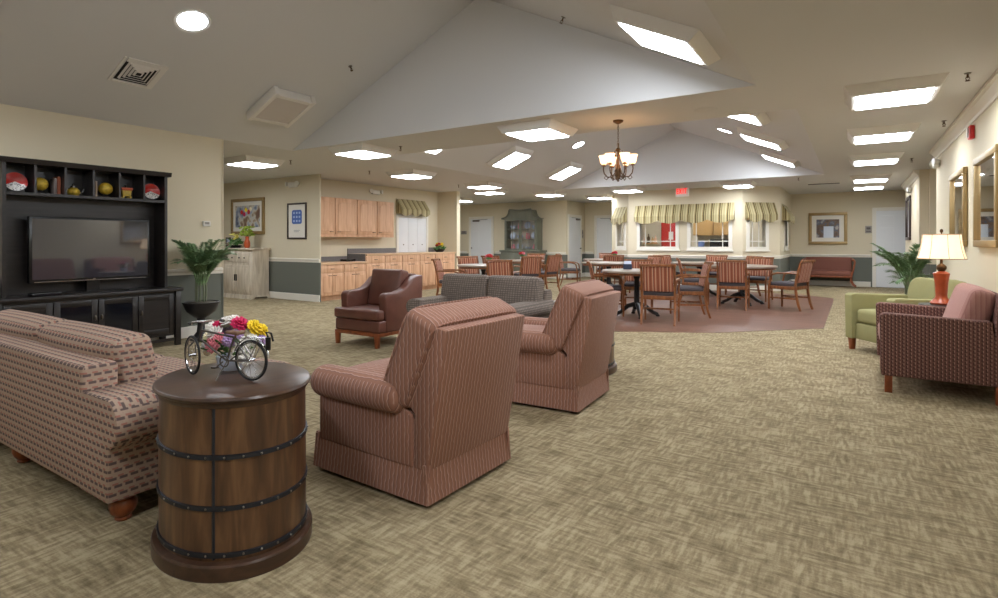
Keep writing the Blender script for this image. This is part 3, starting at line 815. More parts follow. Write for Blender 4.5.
for k, lb in ((0, 'red and white plate on a stand in the leftmost cubby of the hutch'), (5, 'red and white plate on a stand in the hutch cubby nearest the potted palm')):
    t = thing('display_plate', lb, 'plate', (-6.98, cub(k), ZC+.1), PI/2, 'red and white display plates')
    MB().lathe([(0, 0), (.05, .002), (.065, .012), (.092, .022), (.094, .026), (.064, .018), (.05, .008), (0, .006)], n=32, rot=(R(78), 0, 0)).build('dish', 'plate', t)
    m_ = MB(); 
    for s in (-1, 1): m_.tube([(s*.04, -.03, -.085), (s*.045, -.035, -.098), (s*.045, .05, -.098), (s*.03, .035, .02)], .004, 6)
    m_.build('stand', 'black_metal', t)
for k, dx, lb in ((1, -.045, 'yellow crackle-glazed globe in the second hutch cubby'), (3, .04, 'yellow globe beside the pair of books in the fourth hutch cubby')):
    t = thing('ornament_globe', lb, 'ornament', (-6.99, cub(k, dx), ZC), PI/2, 'yellow ornament globes')
    MB().ell((0, 0, .1), (.068, .068, .068), 20).build('globe', 'yellow', t)
    MB().lathe([(0, 0), (.045, 0), (.04, .012), (.018, .02), (.02, .036), (0, .036)], n=16).build('stand', 'black_wood', t)
bc = [simple('book_grey', (112, 100, 96), .7), simple('book_rust', (150, 84, 58), .7), simple('book_cream', (170, 150, 130), .7)]
for k, dx, h, w_, c_, lb in ((1, .065, .165, .024, 0, 'grey book standing in the second hutch cubby'), (1, .095, .185, .03, 1, 'rust-spined book against the divider of the second hutch cubby'),
                         (3, -.1, .18, .024, 1, 'slim rust book at the left of the fourth hutch cubby'), (3, -.07, .17, .02, 2, 'slim cream book next to the yellow globe of the fourth hutch cubby')):
    t = thing('book', lb, 'book', (-6.99, cub(k, dx), ZC), PI/2, 'books in the hutch cubbies')
    MB().b2(-w_/2, w_/2, -.06, .06, 0, h, .003).build('cover', bc[c_], t); MB().b2(-w_/2+.003, w_/2-.003, -.055, .063, .003, h+.0015).build('pages', 'mat_board', t)
t = thing('teapot', 'small gold and silver teapot in the third hutch cubby', 'ornament', (-6.99, cub(2, -.01), ZC), PI/2)
MB().lathe([(0, 0), (.04, 0), (.06, .03), (.055, .06), (.03, .085), (0, .09)], n=20).build('body', 'yellow', t)
MB().lathe([(0, .085), (.03, .085), (.025, .1), (.008, .11), (.012, .125), (0, .13)], n=16).build('lid', 'chrome', t)
MB().tube([(.05, 0, .03), (.08, 0, .045), (.095, 0, .075)], [.014, .01, .007], 8).build('spout', 'chrome', t)
MB().tube([(-.05, 0, .07), (-.08, 0, .065), (-.085, 0, .035), (-.055, 0, .025)], .006, 6).build('handle', 'chrome', t)
t = thing('lantern_box', 'yellow and rust pagoda shaped box in the fifth hutch cubby', 'ornament', (-6.99, cub(4, -.01), ZC), PI/2)
m_ = MB(); 
for sx in (-1, 1):
    for sy in (-1, 1): m_.b2(sx*.035-.01, sx*.035+.01, sy*.03-.01, sy*.03+.01, 0, .03)
m_.build('feet', 'yellow', t)
MB().prism([(-.04, .03), (.04, .03), (.048, .095), (-.048, .095)], 'y', -.04, .04, .003).build('body', 'yellow', t)
MB().prism([(-.05, .095), (.05, .095), (.062, .125), (-.062, .125)], 'y', -.05, .05, .003).build('lid', 'terracotta', t)
MB().lathe([(0, .125), (.012, .125), (.006, .14), (.01, .155), (0, .165)], n=10).build('finial', 'black_metal', t)

# palms
def frond(m_, base, direction, length, rise, droop, width, n=16, seed=0):
    rr = random.Random(seed)
    d = Vector((math.cos(direction), math.sin(direction), 0)); pts = []
    for i in range(n+1):
        u = i/n
        pts.append(Vector(base) + d*length*u*(.55+.45*u) + Vector((0, 0, rise*u - droop*u**2.4)))
    m_.tube(pts, [.006*(1-.8*i/n)+.001 for i in range(n+1)], 5)
    side = Vector((-d.y, d.x, 0))
    for i in range(3, n+1):
        u = i/n; p = pts[i]; tg = (pts[i]-pts[i-1]).normalized()
        L = width*math.sin(PI*min(1, .12+u*.86))**.6*(.9+.2*rr.random())
        for s in (-1, 1):
            for off in (0, .33, .66):
                if i == n and off: continue
                q = p if off == 0 else p.lerp(pts[i+1], off)
                dirv = (side*s*.8 + tg*.75 + Vector((0, 0, .1-.25*rr.random()))).normalized()
                tip = q+dirv*L+Vector((0, 0, -.12*L)); mid = q+dirv*L*.45+Vector((0, 0, .03*L)); wv = dirv.cross(Vector((0, 0, 1))).normalized()*.010
                a = m_.bm.verts.new(q); b = m_.bm.verts.new(mid+wv); c = m_.bm.verts.new(tip); e = m_.bm.verts.new(mid-wv+Vector((0, 0, .004)))
                m_.bm.faces.new((a, b, c, e))
t = thing('potted_palm', 'bushy green palm in a black pedestal urn beside the media console', 'plant', (-6.86, 3.76, 0))
MB().lathe([(0, 0), (.13, 0), (.13, .03), (.09, .05), (.05, .1), (.04, .2), (.05, .27), (.11, .31), (.165, .36), (.19, .42), (.2, .45), (.215, .47), (.2, .475), (.17, .44), (0, .43)], n=32).build('urn', 'urn', t)
MB().lathe([(0, .45), (.19, .455), (.14, .475), (0, .48)], n=24).build('moss', 'soil', t)
m_ = MB()
for k in range(9):
    a = k*.7; m_.tube([(.055*math.cos(a), .055*math.sin(a), .46), (.06*math.cos(a), .06*math.sin(a), .62), (.05*math.cos(a), .05*math.sin(a), .8)], .011, 6)
m_.build('stalks', 'stalk', t)
m_ = MB()
for k in range(26):
    a = k*2.4; fl = (.2+.22*rnd.random())*(.45 if math.cos(a) < -.4 else 1); frond(m_, (.05*math.cos(a), .05*math.sin(a), .68), a, fl, .5+.26*rnd.random() if k % 3 else .7, .1+.22*rnd.random(), .2 if math.cos(a) > -.4 else .1, 14, k)
m_.build('fronds', 'leaf', t, smooth=False)
t = thing('potted_palm', 'green parlour palm standing behind the lamp and green armchair', 'plant', (.66, 9.7, 0))
MB().lathe([(0, 0), (.12, 0), (.16, .3), (.17, .32), (.155, .32), (.14, .28), (0, .28)], n=28).build('pot', 'urn', t)
m_ = MB()
for k in range(6):
    a = k*1.1; m_.tube([(.04*math.cos(a), .04*math.sin(a), .27), (.05*math.cos(a), .05*math.sin(a), .75)], .012, 6)
m_.build('stalks', 'stalk', t)
m_ = MB()
for k in range(26):
    a = k*2.4+.4; ln = .22+.2*rnd.random()
    if math.cos(a) > .2: ln *= .62
    frond(m_, (.04*math.cos(a), .04*math.sin(a), .55+.1*(k % 3)), a, ln, .38+.34*rnd.random(), .1+.22*rnd.random(), .2, 12, 50+k)
m_.build('fronds', 'leaf', t, smooth=False)
t = thing('wall_thermostat', 'small white thermostat on the television wall above the palm', 'thermostat', (-7.15, 3.98, 1.46), PI/2)
MB().rcube((0, -.016, 0), (.1, .03, .07), .01).build('cover', 'white_plastic', t); MB().b2(-.03, .03, -.033, -.03, -.01, .02).build('display', 'nickel', t)

# ------------------------------------------------------------------ seating
def roll_poly(xo, z0, zr, r, n=14, inner=-.1):
    """arm profile in (x,z): outer panel at x=0, a roll of radius r centred at (xo, zr)"""
    pts = [(inner, z0), (0, z0)]
    a0 = -math.acos(max(-1, min(1, -xo/r)))
    for k in range(n+1):
        a = a0 + (PI/2-a0)*k/n
        pts.append((xo + r*math.cos(a), zr + r*math.sin(a)))
    pts.append((inner, zr+r*.94))
    return pts

def rolled_sofa(name, label, cat, loc, rotz, W, D, fab, backz, cushz, armz, n, foot, arm_r=.085, seatz=.46, bz=.11, aw=.2, rake=.07, group=None, inner=-.16, xo=-.035, mid=False, back_in=0):
    t = thing(name, label, cat, loc, rotz, group)
    hw, hd = W/2, D/2
    MB().b2(-hw+.03, hw-.03, -hd+.06, hd-.03, bz, .30, .012).build('base', fab, t)
    MB().prism([(hd-.16, bz+.02), (hd, bz), (hd-.0, backz-.05), (hd-.02, backz), (hd-.14, backz), (hd-.18, .3)], 'x', -hw+.025, hw-.025, .02, 3).build('back_frame', fab, t)
    if back_in:
        bpy.data.objects.remove([o for o in t.children if o.name.startswith('back_frame')][0])
        bi = hw-back_in
        MB().prism([(-hw+.05, bz), (hw-.05, bz), (hw-.05, armz-.14), (bi, armz-.12), (bi, backz), (-bi, backz), (-bi, armz-.12), (-hw+.05, armz-.14)], 'y', hd-.15, hd, .02, 3).build('back_frame', fab, t)
    for s in (-1, 1):
        poly = roll_poly(xo, bz, armz-arm_r, arm_r, inner=inner)
        poly = [(s*(hw-.02+p[0]), p[1]) for p in poly]
        MB().prism(poly, 'y', -hd+.03, hd-.001, .012, 2).build('arm', fab, t)
    iw = W-2*aw; cw = iw/n
    for k in range(n):
        x = -iw/2+cw*(k+.5)
        MB().rcube((x, -.07, seatz-.085), (cw-.006, D-.24, .17), .05, (0, 0, .02)).build('seat_cushion', fab, t)
        MB().rcube((x, hd-.25, (seatz+cushz)/2+.01), (cw-.004, .19, cushz-seatz+.03), .05, (0, .03, .008), rot=(-.2, 0, 0), k=4).build('back_cushion', fab, t)
    for sx in ((-1, 0, 1) if mid else (-1, 1)):
        for sy in (-1, 1):
            foot().build('foot', 'cherry', t, loc=(sx*(hw-.09), sy*(hd-.09), 0))
    return t
def bun(): return MB().lathe([(0, 0), (.028, 0), (.034, .008), (.03, .018), (.046, .036), (.055, .06), (.053, .082), (.04, .096), (.05, .102), (.05, .115), (0, .115)], n=20)
def block_foot(): return MB().prism([(-.022, 0), (.022, 0), (.03, .12), (-.03, .12)], 'y', -.028, .028, .003)
rolled_sofa('sofa', 'long patterned tan sofa seen from behind at the left edge, with bun feet', 'sofa', (-3.88, 1.51, 0), PI, 2.52, .92, 'weave', .665, .735, .555, 2, bun, arm_r=.11, aw=.31, inner=-.28, xo=-.028, mid=True, back_in=.27)
rolled_sofa('loveseat', 'grey-brown checked loveseat beside the leather armchair, facing the camera', 'sofa', (-3.32, 4.78, 0), 0, 1.32, .86, 'plaid', .72, .83, .62, 2, block_foot, aw=.035)

def striped_chair(label, loc, rotz, group):
    t = thing('skirted_armchair', label, 'armchair', loc, rotz, group)
    W, D = .72, .86; hw, hd = W/2, D/2
    MB().b2(-hw+.04, hw-.04, -hd+.04, hd-.04, .03, .40, .012).build('base', 'stripe', t)
    # flared skirt, four panels meeting at open corner pleats
    for ax, s in (('x', 1), ('x', -1), ('y', 1), ('y', -1)):
        if ax == 'x':
            prof = [(s*(hw-.038), .2), (s*(hw-.03), .12), (s*(hw-.018), .022), (s*(hw-.03), .022), (s*(hw-.042), .12), (s*(hw-.05), .2)]
            MB().prism(prof, 'y', -hd+.02, hd-.02).build('skirt_panel', 'stripe', t)
        else:
            prof = [(s*(hd-.038), .2), (s*(hd-.03), .12), (s*(hd-.018), .022), (s*(hd-.03), .022), (s*(hd-.042), .12), (s*(hd-.05), .2)]
            MB().prism(prof, 'x', -hw+.02, hw-.02).build('skirt_panel', 'stripe', t)
    MB().prism([(hd-.03, .17), (hd+.085, .825), (hd-.01, .838), (hd-.23, .53), (hd-.11, .42), (hd-.11, .17)], 'x', -hw+.03, hw-.03, .01, 2).build('back_frame', 'stripe', t)
    for s in (-1, 1):
        m_ = MB()
        m_.prism([(-hd+.06, .17), (-hd+.06, .5), (hd-.25, .5), (hd-.125, .405), (hd-.125, .17)], 'x', s*(hw-.13), s*(hw-.028), .01, 2)
        m_.rcube((s*(hw-.045), -.075, .485), (.17, D-.19, .165), .08, k=5)
        # the roll tucks down where it meets the back
        m_.rcube((s*(hw-.06), hd-.235, .465), (.13, .14, .14), .06, rot=(.6, 0, 0))
        m_.build('arm', 'stripe', t)
    MB().rcube((0, -.09, .43), (W-.24, D-.24, .17), .05, (0, 0, .025)).build('seat_cushion', 'stripe', t)
    m_ = MB().rcube((0, hd-.14, .675), (W+.005, .19, .46), .045, (0, .03, .01), rot=(-.42, 0, 0), k=4)
    bc_ = m_.build('back_cushion', 'stripe', t)
    for s in (-1, 1):
        rr = Euler((-.42, 0, 0)).to_matrix()
        hx_, hy_, hz_ = (W+.005)/2, .095, .23
        ring = []
        for k in range(40):
            a = 2*PI*k/40; c_, s_ = math.cos(a), math.sin(a); e = .25
            x = hx_*math.copysign(abs(c_)**e, c_)*.985; z = hz_*math.copysign(abs(s_)**e, s_)*.985
            ring.append(rr @ Vector((x, s*(hy_-.012), z)) + Vector((0, hd-.14, .675)))
        MB().tube(ring, .006, 6, closed=True).build('piping', 'stripe', bc_)
    MB().b2(-hw+.07, hw-.07, -hd+.08, hd-.08, 0, .03).build('swivel_base', 'black_metal', t)
    return t
c1 = striped_chair('striped rose-brown skirted armchair next to the near barrel table, back turned', (-2.02, 2.27, 0), R(-92), 'striped skirted armchairs')
dup(c1, 'striped rose-brown skirted armchair in front of the far barrel table, back turned', loc=(-2.06, 3.87, 0), rotz=R(-87))
dup(c1, 'striped rose armchair mostly hidden behind the long tan sofa, one arm showing', loc=(-6.14, 1.36, 0), rotz=R(178))

t = thing('leather_armchair', 'brown leather armchair with scooped arms in front of the maple cabinets', 'armchair', (-4.91, 4.87, 0), 0)
W, D = .76, .82; hw, hd = W/2, D/2
MB().b2(-hw+.015, hw-.015, -hd+.05, hd-.03, .13, .17, .004).build('apron', 'cherry', t)
for sx in (-1, 1):
    for sy in (-1, 1):
        MB().prism([(-.02, 0), (.016, 0), (.03, .14), (-.03, .14)], 'y', -.024, .024, .004).build('leg', 'cherry', t, loc=(sx*(hw-.05), sy*(hd-.07), 0), rot=(0, 0, 0 if sx > 0 else PI))
MB().b2(-hw+.01, hw-.01, -hd+.06, hd-.04, .17, .31, .02, 3).build('base', 'leather', t)
for s in (-1, 1):
    poly = [(-hd+.17, .17), (-hd+.15, .58), (-hd+.17, .615), (-hd+.21, .625), (-.06, .625), (.05, .65), (.13, .70), (.2, .765), (.28, .80), (hd-.01, .81), (hd-.02, .5), (hd-.06, .17)]
    MB().prism(poly, 'x', s*hw, s*(hw-.12), .022, 3).build('arm', 'leather', t)
MB().prism([(hd-.18, .3), (hd-.06, .17), (hd, .80), (hd-.04, .825), (hd-.1, .82)], 'x', -hw+.1, hw-.1, .015, 3).build('back_frame', 'leather', t)
sc_ = MB().prism([(-hw+.01, -hd+.03), (hw-.01, -hd+.03), (hw-.01, -hd+.155), (hw-.125, -hd+.165), (hw-.125, hd-.22), (-hw+.125, hd-.22), (-hw+.125, -hd+.165), (-hw+.01, -hd+.155)], 'z', .315, .435, .03, 3).build('seat_cushion', 'leather', t)
MB().rcube((0, hd-.24, .645), (W-.25, .15, .46), .03, (0, .025, .0), rot=(-.2, 0, 0), k=4).build('back_cushion', 'leather', t)

def track_chair(name, label, loc, rotz, W, D, outer, inner, armz, backz, legz, round_back):
    t = thing(name, label, 'armchair', loc, rotz)
    hw, hd = W/2, D/2
    MB().b2(-hw+.1, hw-.1, -hd+.045, hd-.06, legz, .31, .012).build('base', inner if not round_back else outer, t)
    for s in (-1, 1):
        poly = [(-hd, legz), (-hd-.01, armz-.02), (-hd+.02, armz), (hd-.22, armz-.02), (hd-.12, armz-.02), (hd-.06, legz)]
        MB().prism(poly, 'x', s*hw, s*(hw-.11), .014, 3).build('arm', outer, t)
    if round_back:
        bw = hw-.02; pts = [(-bw, .2), (bw, .2), (bw, backz-.12)]
        for k in range(1, 7): a = PI/2*k/6; pts.append((bw-.12+.12*math.cos(a), backz-.12+.12*math.sin(a)))
        for k in range(0, 6): a = PI/2*k/6; pts.append((-bw+.12-.12*math.sin(a), backz-.12+.12*math.cos(a)))
        pts.append((-bw, backz-.12))
        MB().prism(pts, 'y', -.07, .07, .03, 3, rot=(-.2, 0, 0), c=(0, hd-.13, 0)).build('back', outer, t)
        MB().rcube((0, -.07, .39), (W-.23, D-.22, .15), .04, (0, 0, .02)).build('seat_cushion', inner, t)
    else:
        MB().prism([(hd-.14, legz), (hd-.05, legz), (hd, .60), (hd-.0, backz-.08), (hd-.035, backz-.02), (hd-.08, backz-.005), (hd-.1, .6)], 'x', -hw+.005, hw-.005, .02, 3).build('back_frame', outer, t)
        MB().rcube((0, hd-.2, .63), (W-.22, .17, .46), .06, (0, .03, .01), rot=(-.3, 0, 0)).build('back_cushion', inner, t)
        MB().rcube((0, -.08, .40), (W-.23, D-.17, .15), .04, (0, 0, .02)).build('seat_cushion', inner, t)
    for sx in (-1, 1):
        for sy in (-1, 1):
            MB().prism([(-.02, 0), (.016, 0), (.034, legz+.01), (-.034, legz+.01)], 'y', -.026, .026, .004).build('leg', 'cherry', t, loc=(sx*(hw-.045), sy*(hd-.06)-.01, 0), rot=(0, 0, 0 if sx > 0 else PI))
    return t
track_chair('patterned_armchair', 'wide maroon dotted armchair with lavender cushions at the right edge', (.585, 5.94, 0), R(-90), 1.03, .80, 'dots', 'lavender', .645, .84, .14, False)
track_chair('green_armchair', 'olive green armchair standing behind the lamp table', (.45, 7.42, 0), R(-53), .72, .80, 'green', 'green', .64, .83, .13, True)

# lamp table and lamp
t = thing('lamp_table', 'small round dark side table under the orange lamp', 'table', (.70, 6.69, 0))
MB().lathe([(0, .60), (.165, .60), (.175, .61), (.175, .625), (0, .63)], n=32).build('table_top', 'black_wood', t)
MB().lathe([(0, .6), (.03, .6), (.025, .4), (.035, .25), (.025, .1), (.04, .06), (0, .06)], n=16).build('column', 'black_wood', t)
MB().lathe([(0, 0), (.15, 0), (.15, .03), (.05, .06), (0, .06)], n=28).build('base', 'black_wood', t)
t = thing('table_lamp', 'orange ceramic table lamp with lit cream bell shade', 'lamp', (.70, 6.69, .631))
MB().lathe([(0, 0), (.085, 0), (.09, .012), (.075, .03), (.052, .055), (.045, .08), (.052, .2), (.062, .27), (.066, .29), (.05, .3), (.03, .31), (0, .31)], n=28).build('base', 'terracotta', t)
m_ = MB().lathe([(0, .31), (.025, .31), (.04, .335), (.04, .355), (.025, .375), (.012, .385), (.01, .45), (0, .45)], n=20)
m_.build('neck', 'bronze', t)
prof = [(.19, .43), (.178, .465), (.165, .52), (.155, .58), (.149, .63), (.147, .66)]
MB().lathe(prof + [(r-.003, z) for r, z in prof[::-1]], n=48, caps=False).build('lamp_shade', 'lampshade', t)
m_ = MB()
for k in range(8):
    a = 2*PI*k/8+.2; m_.tube([((r+.001)*math.cos(a), (r+.001)*math.sin(a), z) for r, z in prof], .0025, 4)
for r, z in (prof[0], prof[-1]): m_.tube([((r)*math.cos(2*PI*k/40), r*math.sin(2*PI*k/40), z) for k in range(40)], .004, 5, closed=True)
m_.build('shade_piping', simple('shade_piping', (170, 140, 100), .8), t)
m_ = MB().cyl((0, 0, .56), .004, .25, 8); m_.ell((0, 0, .695), (.014, .014, .02), 10)
for k in range(3):
    a = 2*PI*k/3; m_.tube([(0, 0, .66), (.147*math.cos(a), .147*math.sin(a), .656)], .002, 5)
m_.build('harp_and_finial', 'bronze', t)
MB().ell((.03, 0, .52), (.03, .03, .04), 14).build('bulb', 'bulb', t)

# mirrors and frames on the right wall
def framed(name, label, cat, loc, rotz, w, h, fw, fd, fmat, inner, mat_w=0, group=None):
    t = thing(name, label, cat, loc, rotz, group)
    m_ = MB()
    prof = lambda o, i: None
    for (x0, x1, z0, z1) in ((-w/2, w/2, h/2-fw, h/2), (-w/2, w/2, -h/2, -h/2+fw), (-w/2, -w/2+fw, -h/2+fw, h/2-fw), (w/2-fw, w/2, -h/2+fw, h/2-fw)):
        m_.b2(x0, x1, -fd, -.002, z0, z1, .008)
    m_.build('frame', fmat, t)
    if mat_w:
        MB().b2(-w/2+fw-.005, w/2-fw+.005, -fd*.45, -.004, -h/2+fw-.005, h/2-fw+.005).build('mat_board', 'mat_board', t)
        MB().b2(-w/2+fw+mat_w, w/2-fw-mat_w, -fd*.45-.003, -fd*.45, -h/2+fw+mat_w, h/2-fw-mat_w).build('print', inner, t)
    else:
        MB().b2(-w/2+fw-.005, w/2-fw+.005, -fd*.4, -.004, -h/2+fw-.005, h/2-fw+.005).build('mirror_glass' if inner == 'mirror' else 'print', inner, t)
    return t
framed('wall_mirror', 'gold framed mirror on the right wall, cut by the photo edge above the maroon armchair', 'mirror', (1.05, 6.72, 1.61), -PI/2, 1.06, .88, .065, .045, 'gold', 'mirror', group='gold framed wall mirrors')
framed('wall_mirror', 'gold framed mirror on the right wall above the table lamp', 'mirror', (1.05, 8.38, 1.61), -PI/2, 1.06, .88, .065, .045, 'gold', 'mirror', group='gold framed wall mirrors')
framed('wall_mirror', 'dark framed mirror on the far right wall before the white door', 'mirror', (1.05, 15.5, 1.75), -PI/2, 1.1, .98, .07, .04, 'darkframe', 'mirror')
t = thing('fire_alarm', 'red fire alarm strobe high on the right wall between the mirrors', 'alarm', (1.05, 7.48, 2.36), -PI/2)
MB().rcube((0, -.025, 0), (.11, .045, .14), .01).build('housing', 'red', t); MB().b2(-.02, .02, -.062, -.047, -.05, .05, .006).build('strobe_lens', 'white_plastic', t)

# settee and picture on the far wall
art = blotch('landscape_print', [(.3, (74, 64, 58)), (.45, (120, 96, 78)), (.55, (92, 96, 110)), (.68, (176, 168, 160))], 7)
t = framed('framed_picture', 'wide gold framed landscape picture above the rust settee', 'picture', (-.62, 18, 1.6), 0, .94, .9, .085, .045, 'gold', art, .11)
MB().b2(-.1, .14, -.0285, -.0255, -.26, .06).build('pale_house', simple('pale_house', (214, 222, 232), .6), t)
t = thing('settee', 'rust upholstered settee with scrolled wooden arms on the far wall', 'sofa', (-.6, 17.62, 0))
W, D = 1.18, .58; hw, hd = W/2, D/2
MB().rcube((0, -.03, .37), (W-.1, D-.1, .13), .04, (0, 0, .02)).build('seat', 'settee', t)
MB().prism([(hd-.1, .3), (hd-.04, .3), (hd+.03, .80), (hd-.04, .80)], 'x', -hw+.04, hw-.04, .02, 3).build('back', 'settee', t)
MB().b2(-hw+.03, hw-.03, -hd+.03, hd-.06, .26, .31, .008).build('seat_rail', 'cherry', t)
for s in (-1, 1):
    MB().tube([(s*(hw-.06), -hd+.06, .28), (s*(hw-.01), -hd+.05, .45), (s*(hw+.02), -hd+.05, .62), (s*(hw+.03), -hd+.06, .70), (s*(hw+.0), -hd+.08, .74), (s*(hw-.03), -hd+.1, .72)], .024, 8).build('arm_scroll', 'cherry', t)
    MB().tube([(s*(hw+.01), -hd+.07, .73), (s*(hw-.01), 0, .735), (s*(hw-.03), hd-.02, .75)], .03, 8).build('arm', 'settee', t)
    for sy in (-1, 1):
        MB().tube([(s*(hw-.06), sy*(hd-.08), .28), (s*(hw-.05), sy*(hd-.07), .16), (s*(hw+.0), sy*(hd-.05), .06), (s*(hw+.06), sy*(hd-.03), .018)], [.032, .028, .022, .018], 8).build('leg', 'cherry', t)
def sign(lb, loc, rotz, w=.15, h=.2):
    t = thing('door_sign', lb, 'sign', loc, rotz, 'small room signs')
    MB().b2(-w/2, w/2, -.01, -.001, -h/2, h/2, .003).build('plate', simple('sign_grey', (150, 142, 134), .5), t)
    m_ = MB(); m_.b2(-w*.3, w*.3, -.012, -.01, -.0, h*.3); m_.b2(-w*.35, w*.35, -.012, -.01, -h*.32, -h*.2)
    m_.build('sign_marks', simple('sign_mark', (92, 84, 80), .5), t)
sign('small grey room sign left of the white door on the far wall', (.33, 18, 1.56), 0)
sign('small grey room sign left of the white door by the hutch', (-12.2, 16.5, 1.57), 0, .26, .13)
sign('small grey room sign right of the first corridor door', (-8.0, 17.78, 1.5), PI/2, .1, .3)

# ------------------------------------------------------------------ barrel tables
BA, BB = .335, .268
def barrel(label, loc):
    t = thing('barrel_table', label, 'table', loc, -.187, 'oval barrel end tables')
    def oval(prof, name, mat, parent=None, cap=True):
        m_ = MB(); t_ = bmesh.new(); rings = []; n = 80
        for off, z in prof:
            rings.append([t_.verts.new(((BA+off)*math.cos(2*PI*k/n), (BB+off)*math.sin(2*PI*k/n), z)) for k in range(n)])
        for a, b in zip(rings, rings[1:]):
            for k in range(n): t_.faces.new((a[k], a[(k+1) % n], b[(k+1) % n], b[k]))
        if cap: t_.faces.new(rings[0][::-1]); t_.faces.new(rings[-1])
        bmesh.ops.recalc_face_normals(t_, faces=t_.faces)
        m_._merge(t_); return m_
    oval([(.02, 0), (.022, .004), (.023, .052), (.018, .06), (-.01, .064)], 'plinth', 'barrel_top').build('plinth', 'barrel_top', t, angle=25)
    oval([(-.004, .06), (-.003, .2), (-.003, .35), (-.004, .5), (-.005, .625)], '', '').build('body', 'barrel', t, angle=60)
    oval([(-.02, .615), (-.001, .617), (.003, .625), (.005, .634), (.014, .64), (.018, .648), (.014, .656), (.004, .66)], '', '').build('table_top', 'barrel_top', t)
    for z, o in ((.086, -.001), (.255, -.001), (.44, -.001)):
        b_ = oval([(o-.004, z-.009), (o+.004, z-.008), (o+.004, z+.008), (o-.004, z+.009)], '', '', cap=True)
        bb = b_.build('iron_band', 'iron', t, angle=60)
        if True:
            m_ = MB()
            for k in range(28):
                a = 2*PI*(k+.5)/28; m_.ell(((BA+.004+o)*math.cos(a), (BB+.004+o)*math.sin(a), z), (.0045, .0045, .0045), 8)
            m_.build('rivets', 'nickel', bb)
    for a in (R(-40), R(140)):
        m_ = MB()
        pts = [(-.004, .07), (-.003, .2), (-.003, .35), (-.004, .5), (-.005, .615)]
        P_ = []
        ca, sa = math.cos(a), math.sin(a)
        m_.tube([((BA+o)*ca, (BB+o)*sa, z) for o, z in pts], .006, 4)
        m_.build('seam_strap', 'iron', t)
    return t
b1 = barrel('oval wooden barrel table with iron bands in the foreground', (-2.164, 1.325, 0))
dup(b1, 'oval barrel table mostly hidden behind the farther striped armchair', loc=(-2.16, 4.86, 0), rotz=PI/2)

# flower bowl
FC = {'white': simple('petal_white', (236, 232, 226), .7), 'pink': simple('petal_pink', (228, 138, 150), .7), 'magenta': simple('petal_magenta', (206, 36, 92), .7), 'yellow': simple('petal_yellow', (238, 206, 40), .7),
      'lilac': simple('petal_lilac', (170, 140, 182), .7), 'cream': simple('petal_cream', (236, 222, 190), .7), 'red': simple('petal_red', (196, 40, 44), .7)}
M['leafy'] = simple('bouquet_leaf', (70, 110, 50), .6, vary=.25, vscale=50)
def flower_mesh(r, seed):
    rr = random.Random(seed); m_ = MB()
    for ring, (nn, tilt, sc_) in enumerate(((9, -.15, 1), (9, .3, 1), (7, .75, .9), (5, 1.15, .75), (1, 1.55, .6))):
        for k in range(nn):
            a = 2*PI*k/nn+ring*.4+rr.uniform(-.12, .12)
            d = Vector((math.cos(a)*math.cos(tilt), math.sin(a)*math.cos(tilt), math.sin(tilt)))
            m_.ell(d*r*.62, (r*.42*sc_, r*.3*sc_, r*.11), 8, rot=Euler((0, -tilt*.8-.1, a)).to_matrix())
    m_.ell((0, 0, r*.1), (r*.45, r*.45, r*.4), 8)
    return m_
def bowl_of_flowers(label, loc, specs, bowl=True, rb=.062, hb=.062):
    t = thing('flower_bowl', label, 'flowers', loc)
    MB().lathe([(0, 0), (rb*.65, 0), (rb*.9, hb*.4), (rb, hb*.85), (rb*1.04, hb), (rb*.95, hb), (rb*.85, hb*.5), (0, hb*.35)], n=28).build('bowl', 'ceramic', t)
    m_ = MB(); rr = random.Random(3)
    for k in range(46):
        a = rr.uniform(0, 6.28); q = rr.uniform(.3, 1)*rb*1.7
        z = hb+.01+rr.uniform(0, .07)
        m_.ell((q*math.cos(a), q*math.sin(a), z), (.03, .012, .004), 6, rot=(rr.uniform(-.6, .6), rr.uniform(-.9, .3), a))
    m_.build('foliage', 'leafy', t)
    for i, (x, y, z, r, c) in enumerate(specs):
        d = Vector((x, y, (z-hb)*.45+.01)).normalized()
        q = d.to_track_quat('Z', 'Y').to_euler()
        flower_mesh(r, i).build('flower', FC[c], t, loc=(x, y, z), rot=q)
    return t
# offsets are along camera right (e) and depth (g) so colours fall where the photo has them; z above the table
ca, sa = math.cos(R(32.84)), math.sin(R(32.84))
def eg(e, g): return (e*ca-g*sa, e*sa+g*ca)
sp = []
for e, g, z, r, c in [(.055, -.02, .205, .034, 'magenta'), (.02, .0, .215, .03, 'white'), (-.01, .0, .21, .03, 'white'), (-.055, 0, .195, .026, 'magenta'), (-.08, .0, .185, .03, 'white'), (-.04, .04, .2, .03, 'white'),
                      (.115, .0, .185, .036, 'yellow'), (.135, .03, .17, .03, 'yellow'), (.08, .02, .18, .03, 'white'), (-.04, -.06, .125, .036, 'pink'), (-.015, -.065, .15, .026, 'pink'), (-.045, -.04, .165, .034, 'white'), (-.085, -.02, .15, .028, 'cream'),
                      (-.085, -.03, .115, .03, 'white'), (-.1, .0, .09, .026, 'cream'), (.03, -.06, .14, .03, 'lilac'), (.055, -.045, .16, .026, 'lilac'), (.08, -.045, .125, .03, 'white'), (.1, -.03, .095, .03, 'white'), (.12, -.03, .14, .026, 'white'),
                      (0, .07, .19, .032, 'cream'), (.06, .07, .18, .03, 'pink'), (-.06, .07, .16, .03, 'lilac'), (.11, .06, .15, .03, 'white'), (.15, 0, .13, .024, 'lilac'), (.07, -.06, .08, .03, 'white'), (.1, -.05, .06, .026, 'white')]:
    x, y = eg(e*.92-.008, g); sp.append((x, y, z-.005, r*1.12, c))
